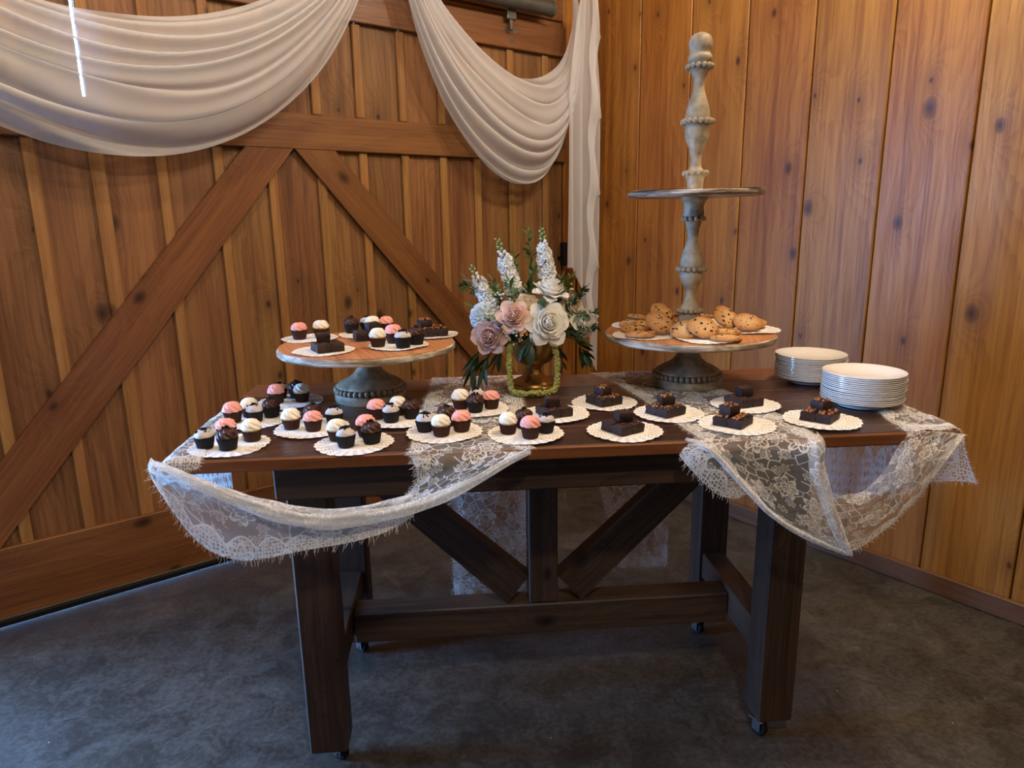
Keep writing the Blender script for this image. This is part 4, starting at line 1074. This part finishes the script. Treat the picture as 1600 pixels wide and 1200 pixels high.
# ------------------------------------------------------------------ cookies
def cookie_mat():
    t = NT('cookie_dough'); tc = t.n('ShaderNodeTexCoord'); oi = t.n('ShaderNodeObjectInfo')
    co = t.vmath('ADD', tc.outputs['Object'], t.vmath('MULTIPLY', oi.outputs['Random'], (7.0, 3.0, 5.0)).outputs[0]).outputs[0]
    s = t.n('ShaderNodeSeparateXYZ'); t.l(tc.outputs['Object'], s.inputs[0])
    r = t.math('SQRT', t.math('ADD', t.math('MULTIPLY', s.outputs[0], s.outputs[0]), t.math('MULTIPLY', s.outputs[1], s.outputs[1])))
    n = t.noise(co, 70, 5, 0.6)
    v = t.math('ADD', t.math('MULTIPLY', n, 0.55), t.math('MULTIPLY', t.mapr(r, 0.015, 0.046), 0.45))
    col = t.ramp(v, [(0.25, C(214, 172, 118)), (0.5, C(196, 146, 90)), (0.8, C(160, 104, 56))])
    return t.done(t.bsdf(col, 0.7, 0.25, normal=t.bump(n, 0.5, 0.004)))
M_COOKIE = cookie_mat(); M_CHIP = simple('chocolate_chip', C(44, 25, 18), 0.4, 0.4)
def cookie_mesh(seed, R=0.045):
    rnd = random.Random(seed); n = 40; prof = [(0.0, 0.0), (0.6, 0.0), (0.94, 0.0010), (1.0, 0.0042), (0.97, 0.0078), (0.86, 0.0100), (0.5, 0.0116), (0.25, 0.012), (0.0, 0.0122)]
    ph = [rnd.uniform(0, 6.28) for _ in range(6)]; m = MB()
    v = []; f = []
    for (q, z) in prof:
        for i in range(n):
            a = 2 * PI * i / n; rr = R * q * (1 + 0.025 * math.sin(3 * a + ph[0]) + 0.015 * math.sin(7 * a + ph[1]))
            x, y = rr * math.cos(a), rr * math.sin(a)
            v.append((x, y, z + (0.0016 * math.sin(190 * x + ph[2]) * math.sin(170 * y + ph[3]) if z > .006 else 0)))
    for k in range(len(prof) - 1):
        for i in range(n):
            j = (i + 1) % n; f.append((k * n + i, k * n + j, k * n + n + j, k * n + n + i))
    return mk('cookie_body', v, f, M_COOKIE, True)
def chips_mesh(seed, R=0.045):
    rnd = random.Random(seed + 99); m = MB()
    for i in range(15):
        r = R * 0.90 * math.sqrt(rnd.random()); a = rnd.uniform(0, 6.28); z = 0.0119 - 0.0030 * (r / R) ** 3
        m.ball((r * math.cos(a), r * math.sin(a), z), rnd.choice((.0018, .0026, .0034, .0046)), 7, 5, (rnd.uniform(.7, 1.3), rnd.uniform(.6, 1.5), .45))
    return m.mesh('chocolate_chips', M_CHIP, True)
CK = [(cookie_mesh(i), chips_mesh(i)) for i in range(4)]
ck = [(-.180, -.095, .000, 0, 0, 'lying flat at the front of the left doily'), (-.112, -.055, .030, 38, 12, 'leaning face out on the left doily heap'), (-.172, .000, .001, 3, 0, 'flat at the far left under the left heap'),
      (-.120, .075, .004, 8, 0, 'in the middle of the left heap'), (-.150, .120, .004, 5, -6, 'at the back left edge of the heap'), (-.115, .145, .017, -4, 8, 'on top at the back of the left heap'), (-.050, .130, .030, 42, 25, 'propped steeply beside the post on the left'),
      (-.010, -.150, .026, 34, 0, 'large pale, leaning face out before the post'), (.040, -.205, .000, 0, 0, 'lying flat at the front right of the front doily'), (.075, -.105, .001, 0, 0, 'flat behind the front doily pair'), (-.052, -.125, .016, 24, -15, 'half hidden left of the large pale cookie'),
      (.110, -.010, .034, 40, 18, 'leaning upright left on the right doily'), (.165, -.050, .022, 26, -4, 'broad, leaning face out on the right doily'), (.205, .005, .006, 10, -6, 'rightmost near the tier rim'),
      (.065, .115, .001, 0, 0, 'flat right behind the post'), (.095, .150, .013, -3, 0, 'stacked on the flat one behind the post'), (.035, .165, .018, -12, 0, 'peeking out behind the beaded post'), (-.040, .060, .000, 0, 0, 'flat close to the left of the post')]
for i, (da, db, dz, tx_, ty_, w) in enumerate(ck):
    c, k = CK[i % 4]
    r = empty('cookie', T(SR[0] + da, SR[1] + db, ZS + 0.0085 + dz), label='chocolate chip cookie ' + w, cat='cookie', group='cookies on the lower tier')
    r.rotation_euler = Euler((math.radians(tx_), math.radians(ty_), TYAW + random.uniform(-.5, .5) * (0 if tx_ > 15 else 1)), 'XYZ')
    ob('cookie_body', c, parent=r, rot=(0, 0, i * 1.3)); ob('chocolate_chips', k, parent=r, rot=(0, 0, i * 1.3), kind='stuff')

# ------------------------------------------------------------------ plates
M_CHINA = simple('white_china', C(238, 236, 230), 0.12, 0.6)
m = MB(); m.lathe([(0.0005, 0.0035), (0.066, 0.0035), (0.070, 0.0), (0.075, 0.0), (0.077, 0.004), (0.092, 0.010), (0.122, 0.0175), (0.1265, 0.0205), (0.1262, 0.0225), (0.1235, 0.0222), (0.092, 0.0145), (0.074, 0.0085), (0.0005, 0.0078)], 80)
m.v = [(x * .845, y * .845, z) for x, y, z in m.v]
ME_PLATE = smooth_angle(m.mesh('dinner_plate', M_CHINA), 40)
ORD = ['top', 'second', 'third', 'fourth', 'fifth', 'sixth', 'seventh', 'eighth', 'ninth', 'tenth', 'eleventh', 'twelfth', 'thirteenth', 'fourteenth', 'fifteenth']
for (a, b, n, nm) in ((1.797, .262, 15, 'front'), (1.796, .555, 14, 'rear')):
    for i in range(n):
        k = n - 1 - i
        lab = 'white china plate, %s of the %s stack' % ('topmost' if k == 0 else 'bottom plate' if i == 0 else ORD[k] + ' from the top', nm)
        o = ob('dinner_plate', ME_PLATE, T(a + random.gauss(0, .0013), b + random.gauss(0, .0013), TH + (0.0025 if True else 0) + i * 0.0053), (0, 0, random.uniform(0, 6)), label=lab, cat='plate', group='stacked white plates')

# ------------------------------------------------------------------ urn with flowers
M_GOLD = simple('antique_gold', C(150, 112, 58), 0.38, 0.5, 0.85, 25, 0.3, 0.25, 120)
UA, UB = 0.911, 0.592
ZU = TH + 0.0062
def Uo(x, y, z): return T(UA + x, UB + y, TH + z)
urn = empty('gold_urn', T(UA, UB, ZU), TYAW, label='antique gold footed urn with fluted bowl, holding the flowers', cat='vase')
m = MB(); m.lathe([(0.076, 0), (0.078, 0.003), (0.078, 0.008), (0.073, 0.011), (0.071, 0.014), (0.069, 0.019)], 56)
ob('foot_ring', smooth_angle(m.mesh('foot_ring', M_GOLD), 35), parent=urn)
m = MB(); m.lathe(dense([(0.066, 0.018), (0.058, 0.024), (0.042, 0.032), (0.029, 0.044), (0.023, 0.056), (0.022, 0.064)], 4), 96, lambda a, z: 1 + 0.035 * math.cos(24 * a))
ob('fluted_stem', m.mesh('fluted_stem', M_GOLD, True), parent=urn)
m = MB(); m.lathe([(0.024, 0.062), (0.028, 0.065), (0.028, 0.069), (0.024, 0.071)] + dense([(0.026, 0.072), (0.046, 0.080), (0.064, 0.098), (0.074, 0.122), (0.078, 0.142), (0.080, 0.152)], 4), 128, lambda a, z: 1 + 0.03 * (abs(math.sin(8 * a)) - 0.5) * min(1, max(0, (z - .072) * 60)))
m.lathe([(0.083, 0.152), (0.088, 0.156), (0.088, 0.161), (0.080, 0.163), (0.076, 0.155), (0.03, 0.120), (0.0005, 0.118)], 64)
ob('bowl', m.mesh('bowl', M_GOLD, True), parent=urn)

def petal_mat(name, c0, c1, ss=0.36):
    t = NT(name); tc = t.n('ShaderNodeTexCoord'); s = t.n('ShaderNodeSeparateXYZ'); t.l(tc.outputs['Object'], s.inputs[0])
    n = t.noise(tc.outputs['Object'], 60, 3); col = t.mix(n, c0, c1)
    d = t.n('ShaderNodeBsdfPrincipled'); t.l(col, d.inputs['Base Color']); d.inputs['Roughness'].default_value = 0.85; d.inputs['Specular IOR Level'].default_value = 0.06
    tr = t.n('ShaderNodeBsdfTranslucent'); t.l(col, tr.inputs[0])
    mx = t.n('ShaderNodeMixShader'); mx.inputs[0].default_value = ss; t.l(d.outputs[0], mx.inputs[1]); t.l(tr.outputs[0], mx.inputs[2])
    return t.done(mx.outputs[0])
M_PW = petal_mat('ivory_petal', C(252, 249, 238), C(255, 253, 248)); M_PB = petal_mat('blush_petal', C(240, 206, 188), C(248, 224, 208)); M_PM = petal_mat('mauve_petal', C(226, 200, 198), C(238, 216, 212)); M_PC = petal_mat('cream_petal', C(238, 222, 192), C(246, 234, 212))
M_ST = petal_mat('white_stock_petal', C(240, 242, 236), C(252, 252, 248)); M_HY = petal_mat('pale_blue_white_petal', C(216, 226, 228), C(240, 244, 240))
def leaf_mat(name, c0, c1, ss=0.18):
    t = NT(name); tc = t.n('ShaderNodeTexCoord'); oi = t.n('ShaderNodeObjectInfo')
    n = t.noise(tc.outputs['Object'], 45, 3); col = t.mix(t.math('MULTIPLY_ADD', oi.outputs['Random'], 0.6, t.math('MULTIPLY', n, 0.5)), c0, c1)
    d = t.n('ShaderNodeBsdfPrincipled'); t.l(col, d.inputs['Base Color']); d.inputs['Roughness'].default_value = 0.45
    tr = t.n('ShaderNodeBsdfTranslucent'); t.l(col, tr.inputs[0]); mx = t.n('ShaderNodeMixShader'); mx.inputs[0].default_value = ss; t.l(d.outputs[0], mx.inputs[1]); t.l(tr.outputs[0], mx.inputs[2])
    return t.done(mx.outputs[0])
M_LDARK = leaf_mat('dark_green_leaf', C(22, 40, 24), C(46, 72, 40)); M_LMID = leaf_mat('green_leaf', C(52, 78, 36), C(98, 124, 58)); M_LGREY = leaf_mat('eucalyptus_leaf', C(84, 108, 88), C(122, 142, 116)); M_STEM = simple('green_stem', C(66, 88, 44), 0.6, 0.3)
M_AMAR = simple('green_amaranthus', C(160, 162, 92), 0.75, 0.2, 0, 120, 0.25)

def petal_mesh(name, w, h, cup, curl, mat, nx=7, nz=8):
    """petal standing up from the origin, hollow side towards -Y... cupped round the flower axis"""
    v = []; f = []
    for k in range(nz + 1):
        q = k / nz; ww = w * (0.35 + 0.65 * math.sin(min(1, q * 1.15) * PI * 0.55)) * (1 if q < 0.8 else math.sqrt(max(0.05, 1 - ((q - .8) / .24) ** 2)))
        for i in range(nx + 1):
            s = -1 + 2 * i / nx
            x = ww / 2 * s; y = cup * (math.sin(q * PI * 0.5)) * 1.0 - (abs(s) ** 2) * cup * 0.55 + (curl * max(0, q - 0.6) ** 2 * 6 * h)
            v.append((x, y, h * q - abs(s) ** 3 * 0.03 * h + 0.012 * h * math.sin(5 * s + 9 * q)))
    for k in range(nz):
        for i in range(nx): f.append((k * (nx + 1) + i, k * (nx + 1) + i + 1, (k + 1) * (nx + 1) + i + 1, (k + 1) * (nx + 1) + i))
    return mk(name, v, f, mat, True)

def aim(direction): return Vector(direction).normalized().to_track_quat('Z', 'Y').to_euler()

def rose(name, label, pos, direction, D, mat, openness=1.0, group='roses in the urn'):
    root = empty(name, Uo(*pos), label=label, cat='rose', group=group); d = AX * direction[0] + AY * direction[1] + UPV * direction[2]
    root.rotation_euler = aim(d); R = D / 2
    inner = petal_mesh('petal', R * 0.66, R * 0.80, R * 0.14, -0.02, mat); mid = petal_mesh('petal', R * 0.95, R * 0.95, R * 0.22, 0.05, mat); outer = petal_mesh('petal', R * 1.15, R * 1.08, R * 0.30, 0.30, mat)
    rnd = random.Random(int(D * 9999) + len(label))
    ring = [(inner, 3, R * 0.03, -6, .40), (inner, 4, R * 0.09, -2, .36), (inner, 5, R * 0.17, 3, .31), (inner, 6, R * 0.25, 8 * openness, .25), (mid, 6, R * 0.30, 14 * openness, .14), (mid, 6, R * 0.38, 22 * openness, .06), (mid, 7, R * 0.44, 32 * openness, -.04), (outer, 6, R * 0.44, 46 * openness, -.14), (outer, 5, R * 0.38, 62 * openness, -.26)]
    for q, (me, n, rad, tilt, dz) in enumerate(ring):
        for i in range(n):
            a = 2 * PI * (i + 0.5 * (q % 2)) / n + rnd.uniform(-.15, .15)
            o = bpy.data.objects.new('petal', me); link(o, parent=root)
            o.location = (rad * math.sin(-a) * 1.0, rad * math.cos(a), R * (dz - 0.25)); o.rotation_euler = Euler((-math.radians(tilt + rnd.uniform(-5, 5)), 0, a), 'XYZ')
            s = rnd.uniform(.93, 1.07); o.scale = (s, s, s)
    c = MB(); c.lathe(dense([(R * .30, -R * .55), (R * .38, -R * .3), (R * .22, R * .1), (R * .12, R * .62), (R * .06, R * .84), (0.0005, R * .86)], 3), 16, lambda a, z: 1 + .10 * math.sin(3 * a + z * 260))
    ob('rose_heart', c.mesh('rose_heart', mat, True), parent=root)
    st = MB(); base = Uo(pos[0] * .25, pos[1] * .2, .10)
    inv_ = root.matrix_basis.inverted(); mw = Matrix.Translation(root.location) @ root.rotation_euler.to_matrix().to_4x4(); inv_ = mw.inverted()
    p0 = inv_ @ base; st.tube([p0, Vector((p0.x * .4, p0.y * .4, p0.z * .5 - R * .3)), (0, 0, -R * 0.5)], 0.0028, 6)
    ob('stem', st.mesh('stem', M_STEM), parent=root)
    return root
rose('white_rose', 'large open ivory white rose at front of the arrangement', (.031, -.105, .221), (.18, -1, .32), .088, M_PW, .92)
rose('blush_rose', 'pale peach blush rose left of the large white rose', (-.068, -.095, .243), (-.05, -1, .62), .070, M_PB, .8)
rose('mauve_rose', 'dusty mauve rose drooping at lower left of the arrangement', (-.138, -.085, .184), (-.30, -1, .10), .074, M_PM, .75)
rose('cream_rose', 'small cream rose bud above the blush rose', (-.022, -.050, .270), (.05, -.7, .9), .060, M_PC, .5)
rose('white_rose', 'white rose facing up behind the grey green leaf', (.052, -.030, .312), (.2, -.35, 1), .074, M_PW, .9)
rose('white_rose', 'cream white rose at the upper right side of the arrangement', (.118, -.03, .258), (.6, -.8, .5), .060, M_PC, .85)
rose('white_rose', 'cream white rose at the lower right side of the arrangement', (.150, -.045, .212), (.7, -.8, .1), .064, M_PW, .85)

# stock spikes: stem, florets, green bud tip
def floret(mat, R):
    m = MB(); rnd = random.Random(3)
    for ring, (n, tl, s) in enumerate(((5, 62, 1.0), (5, 35, .75), (4, 12, .55))):
        for i in range(n):
            a = 2 * PI * i / n + ring * .6; Mx = Matrix.Rotation(a, 4, 'Z') @ Matrix.Rotation(math.radians(tl + rnd.uniform(-8, 8)), 4, 'X')
            v = []; w = R * .62 * s; h = R * s
            for q in (0, .35, .7, 1.0):
                ww = w * (.25 + .75 * math.sin(min(1, q * 1.2) * PI * .6))
                for x in (-1, 0, 1): v.append(Mx @ Vector((ww * x * .6, (.12 * R * (1 - x * x)) + rnd.uniform(-.04, .04) * R, h * q - (.06 * R if x == 0 and q == 1 else 0))))
            m.add(v, [(k * 3 + i2, k * 3 + i2 + 1, k * 3 + i2 + 4, k * 3 + i2 + 3) for k in range(3) for i2 in range(2)])
    return m.mesh('floret', mat, True)
FLO = floret(M_ST, 0.0225)
bud = MB(); bud.ball((0, 0, 0), .005, 7, 6, (1, 1, 1.3)); BUD = bud.mesh('bud', simple('green_bud', C(140, 160, 92), .6), True); BUDW = bud.mesh('bud', M_ST, True)
def stock(label, p0, p1, seed, n=26):
    rnd = random.Random(seed); a, b = Uo(*p0), Uo(*p1); root = empty('white_stock', a, label=label, cat='flower', group='white stock stems')
    ax = (b - a); L = ax.length; ax.normalize(); s = MB(); c0 = Uo(p0[0] * .3, p0[1] * .2, .12) - a
    s.tube([c0, Vector((0, 0, 0)), ax * L], [.003, .003, .0015], 6); ob('stem', s.mesh('stem', M_STEM), parent=root)
    e1 = ax.orthogonal().normalized(); e2 = ax.cross(e1)
    for i in range(n):
        q = i / (n - 1); th = i * 2.4 + rnd.uniform(-.3, .3); out = e1 * math.cos(th) + e2 * math.sin(th)
        if q < .68:
            o = bpy.data.objects.new('floret', FLO); link(o, parent=root); o.location = ax * (L * (q * 1.02 - .06)) + out * (.014 * (1.1 - .5 * q)); o.rotation_euler = (out + ax * .35).to_track_quat('Z', 'Y').to_euler(); sc1 = (1.05 - .35 * q) * rnd.uniform(.85, 1.1); o.scale = (sc1,) * 3
        else:
            o = bpy.data.objects.new('bud', BUDW if q < .8 else BUD); link(o, parent=root); o.location = ax * (L * (q * .98)) + out * (.010 * (1.35 - q) + .002); o.rotation_euler = (out + ax * .8).to_track_quat('Z', 'Y').to_euler(); sc1 = 1.15 - .5 * (q - .68) / .32; o.scale = (sc1,) * 3
stock('white stock spike leaning to the left of the bouquet', (-.128, -.01, .262), (-.190, 0, .392), 1, 30)
stock('white stock spike in the middle left of the bouquet', (-.055, .005, .305), (-.106, .02, .470), 2, 36)
stock('tallest white stock spike at the bouquet centre', (.048, .005, .325), (.030, .02, .500), 4, 38)
# pale hydrangea-like head on the left
r = empty('hydrangea_head', Uo(-.150, -.035, .235), label='pale bluish white hydrangea cluster at the left side', cat='flower')
FLH = floret(M_HY, .026); rnd = random.Random(5)
for i in range(30):
    q = (i + .5) / 30; ph = math.acos(1 - 1.5 * q); th = i * 2.4; d = Vector((math.sin(ph) * math.cos(th) - .35, math.sin(ph) * math.sin(th) - .5, math.cos(ph) + .1)).normalized()
    o = bpy.data.objects.new('floret', FLH); link(o, parent=r); o.location = d * .028; o.rotation_euler = d.to_track_quat('Z', 'Y').to_euler()
s_ = MB(); s_.tube([Vector((.11, .03, -.13)), (0, 0, 0)], .003, 6); ob('stem', s_.mesh('stem', M_STEM), parent=r)

def leaf_mesh(name, L, w, mat, fold=.15, droop=.15, tip=1.0):
    v = []; f = []; n = 8
    for k in range(n + 1):
        q = k / n; ww = w / 2 * math.sin(PI * min(1, (q * .97 + .03)) ** tip) ** .8 if k < n else 0.0004
        for x in (-1, 0, 1): v.append((ww * x, -fold * ww * (1 - abs(x)) * -1 - droop * L * q * q, L * q))
    for k in range(n):
        for i in range(2): f.append((k * 3 + i, k * 3 + i + 1, k * 3 + i + 4, k * 3 + i + 3))
    return mk(name, v, f, mat, True)
LF_R = leaf_mesh('leaf', .034, .013, M_LMID); LF_E = leaf_mesh('leaf', .040, .034, M_LGREY, .1, .1, .8); LF_D = leaf_mesh('leaf', .085, .020, M_LDARK, .2, .12); LF_DB = leaf_mesh('leaf', .085, .038, M_LDARK, .2, .1); LF_S = leaf_mesh('leaf', .020, .009, M_LDARK)
def sprig(name, label, pts, leafme, n, spread, seed, group='greenery sprigs', s0=1.0, ang=.9, both=True, tipleaf=True):
    rnd = random.Random(seed); P = [np.array(Uo(*p)) for p in pts]; root = empty(name, Vector(P[0]), label=label, cat='foliage', group=group)
    line = [Vector(crom(P, (len(P) - 1) * i / 16)) - root.location for i in range(17)]
    s = MB(); s.tube(line, [.0018 * (1.2 - i / 16) for i in range(17)], 5); ob('stem', s.mesh('stem', M_STEM), parent=root)
    for i in range(n):
        q = spread + (1 - spread) * (i + .5) / n; k = min(15, int(q * 16)); p = line[k].lerp(line[k + 1], q * 16 - k); t = (line[k + 1] - line[k]).normalized()
        e1 = t.orthogonal().normalized(); e2 = t.cross(e1); th = (i % 2) * PI + rnd.uniform(-.7, .7) + (i // 2) * .5
        out = e1 * math.cos(th) + e2 * math.sin(th); d = (t * math.cos(ang) + out * math.sin(ang)).normalized()
        o = bpy.data.objects.new('leaf', leafme); link(o, parent=root); o.location = p; o.rotation_euler = (d.to_track_quat('Z', 'Y').to_matrix() @ Matrix.Rotation(rnd.uniform(-1, 1), 3, 'Z')).to_euler(); s1 = s0 * rnd.uniform(.75, 1.1) * (1.1 - .35 * q); o.scale = (s1,) * 3
    if tipleaf:
        o = bpy.data.objects.new('leaf', leafme); link(o, parent=root); o.location = line[-1]; o.rotation_euler = (line[-1] - line[-2]).to_track_quat('Z', 'Y').to_euler(); o.scale = (s0 * .8,) * 3
    return root
sprig('ruscus_sprig', 'green leafy sprig pointing far left from the bouquet', [(-.05, 0, .20), (-.12, -.01, .27), (-.19, -.01, .32), (-.222, -.01, .335)], LF_R, 22, .35, 1)
sprig('ruscus_sprig', 'green leafy sprig between the left and middle stock spikes', [(-.05, 0, .20), (-.10, -.03, .29), (-.125, -.02, .345)], LF_R, 22, .2, 2)
sprig('ruscus_sprig', 'green leafy sprig in front of the middle stock spike', [(-.03, -.02, .20), (-.06, -.06, .28), (-.078, -.05, .345)], LF_R, 22, .25, 3)
sprig('ruscus_sprig', 'upright green sprig right of the middle stock spike', [(-.02, 0, .22), (-.04, .02, .33), (-.055, .03, .425)], LF_R, 22, .35, 4)
sprig('ruscus_sprig', 'tall green sprig reaching highest beside the tallest stock', [(0, 0, .25), (.0, .03, .38), (-.012, .03, .495)], LF_R, 26, .4, 5)
sprig('ruscus_sprig', 'green sprig on the left below the left stock spike', [(-.05, 0, .20), (-.13, -.02, .24), (-.195, -.02, .275)], LF_R, 20, .3, 6)
sprig('ruscus_sprig', 'dark green sprig right of the tallest stock', [(.03, 0, .22), (.09, 0, .30), (.120, .01, .345)], LF_R, 22, .3, 7)
sprig('ruscus_sprig', 'loose green sprig at the upper right side', [(.05, 0, .2), (.13, 0, .27), (.165, .0, .315)], LF_S, 30, .2, 8, s0=1.3)
sprig('ruscus_sprig', 'thin green sprig reaching to the far right', [(.05, -.02, .18), (.14, -.03, .23), (.197, -.03, .245)], LF_S, 28, .25, 9, s0=1.2)
sprig('ruscus_sprig', 'thin green sprig at the lower right of the roses', [(.05, -.03, .17), (.15, -.06, .20), (.195, -.05, .195)], LF_S, 26, .25, 10, s0=1.3)
sprig('filler_sprig', 'fine green filler behind the white roses at right', [(.0, -.02, .2), (.06, -.04, .27), (.10, -.03, .30)], LF_S, 34, .1, 11, s0=1.3)
sprig('filler_sprig', 'fine green filler behind the blush and cream roses', [(-.02, -.02, .2), (-.03, -.03, .27), (-.01, -.02, .34)], LF_S, 34, .1, 12, s0=1.4)
sprig('eucalyptus_sprig', 'grey green round leaf sprig in front of the cream rose', [(.0, -.05, .2), (.01, -.10, .255), (.012, -.11, .275)], LF_E, 3, .6, 13, ang=.7)
sprig('eucalyptus_sprig', 'grey green round leaf sprig at the far upper left', [(-.06, 0, .22), (-.15, 0, .30), (-.200, -.01, .350)], LF_E, 4, .5, 14, ang=.8)
sprig('eucalyptus_sprig', 'grey green round leaf sprig on the right side', [(.05, -.02, .2), (.12, -.06, .23), (.15, -.07, .24)], LF_E, 6, .3, 15, s0=.8, ang=.9)
sprig('eucalyptus_sprig', 'grey green leaves between the mauve rose and hydrangea', [(-.06, -.04, .19), (-.11, -.08, .22), (-.135, -.085, .235)], LF_E, 4, .4, 16, s0=.7, ang=.9)
sprig('filler_sprig', 'fine green filler at the right shoulder of the bouquet', [(.03, -.01, .2), (.10, -.05, .26), (.135, -.05, .30)], LF_S, 40, .1, 31, s0=1.3)
sprig('filler_sprig', 'fine green filler below the right cream roses', [(.03, -.03, .17), (.10, -.07, .19), (.14, -.075, .175)], LF_S, 40, .1, 32, s0=1.4)
sprig('filler_sprig', 'fine green filler between the mauve and blush roses', [(-.03, -.03, .18), (-.09, -.09, .20), (-.11, -.10, .225)], LF_S, 30, .1, 33, s0=1.2)
sprig('ruscus_sprig', 'dark green sprig between the tallest stock and cream roses', [(.02, 0, .22), (.07, -.02, .30), (.085, -.02, .345)], LF_R, 22, .2, 34)
sprig('ruscus_sprig', 'green sprig left of the tallest stock, behind the cream rose', [(0, 0, .22), (-.005, -.01, .30), (.0, 0, .375)], LF_R, 22, .2, 35)
# hanging long dark leaves
sprig('hanging_eucalyptus', 'dark long leaves hanging down at far left of the urn', [(-.07, -.05, .17), (-.15, -.07, .16), (-.185, -.07, .11), (-.195, -.07, .075)], LF_D, 9, .45, 17, ang=.35, group='hanging foliage')
sprig('hanging_eucalyptus', 'dark long leaves hanging nearer the urn on the left', [(-.06, -.06, .17), (-.12, -.085, .155), (-.150, -.085, .12), (-.160, -.085, .085)], LF_D, 10, .4, 18, ang=.35, group='hanging foliage')
sprig('hanging_eucalyptus', 'short dark leaves hanging at the left of the urn rim', [(-.05, -.06, .17), (-.10, -.085, .155), (-.118, -.08, .12)], LF_D, 5, .5, 19, ang=.4, group='hanging foliage')
sprig('hanging_eucalyptus', 'dark leaves hanging at right side of the urn', [(.06, -.03, .17), (.115, -.05, .165), (.145, -.05, .13), (.152, -.05, .11)], LF_DB, 8, .35, 20, ang=.45, s0=.75, group='hanging foliage')
sprig('hanging_eucalyptus', 'small dark leaves behind the urn foot at right', [(.05, .03, .17), (.09, .05, .12), (.10, .05, .05)], LF_D, 5, .4, 21, ang=.5, s0=.6, group='hanging foliage')
sprig('front_leaves', 'broad dark leaves hanging over front of the urn bowl', [(-.01, -.05, .19), (-.02, -.105, .19), (-.022, -.118, .165)], LF_DB, 5, .5, 22, ang=.55, group='hanging foliage')
# wax flowers: tiny white blossoms on fine stems
def waxf(label, c, seed, n=26, R=.035):
    rnd = random.Random(seed); root = empty('wax_flower_spray', Uo(*c), label=label, cat='flower', group='wax flower sprays'); s = MB(); bl = MB()
    for i in range(n):
        d = Vector((rnd.gauss(0, 1), rnd.gauss(0, .6) - .5, rnd.gauss(0, 1))).normalized() * R * rnd.uniform(.5, 1)
        s.tube([Vector((0, .03, -.02)), d * .5 + Vector((0, .008, 0)), d], .0007, 4); bl.ball(d, rnd.uniform(.0025, .0042), 6, 4)
    ob('stems', s.mesh('stems', M_STEM), parent=root); ob('blossoms', bl.mesh('blossoms', M_ST, True), parent=root, kind='stuff')
waxf('tiny white wax flowers below the blush rose', (-.072, -.095, .190), 1); waxf('tiny white wax flowers at the right edge of the bouquet', (.165, -.03, .225), 2); waxf('tiny white wax flowers right of the tallest stock', (.095, 0, .315), 3); waxf('tiny white wax flowers above the blush rose', (-.105, -.05, .285), 4, 22)
# hanging amaranthus: one knobbly green rope looping before the urn
am = [(-.080, -.085, .158), (-.084, -.100, .110), (-.082, -.102, .060), (-.076, -.108, .022), (-.050, -.120, .0155), (-.010, -.125, .0155), (.030, -.120, .0155), (.054, -.108, .024), (.060, -.102, .060), (.060, -.100, .110), (.052, -.090, .158)]
P = [np.array(Uo(*p)) for p in am]; rt = empty('amaranthus_strand', Vector(P[5]), label='knobbly lime green amaranthus rope looping before the urn', cat='flower')
core = [Vector(crom(P, 10 * i / 60)) - rt.location for i in range(61)]
s = MB(); s.tube(core, .0062, 8); ob('core', s.mesh('core', M_AMAR), parent=rt)
k_ = MB(); rnd = random.Random(11)
for i in range(1000):
    q = rnd.random() * 59.99; j = int(q); p = core[j].lerp(core[j + 1], q - j); d = Vector((rnd.gauss(0, 1), rnd.gauss(0, 1), rnd.gauss(0, 1))).normalized()
    k_.ball(p + d * .0074, rnd.uniform(.0022, .0040), 5, 4)
ob('flower_knobs', k_.mesh('flower_knobs', M_AMAR, True), parent=rt, kind='stuff')
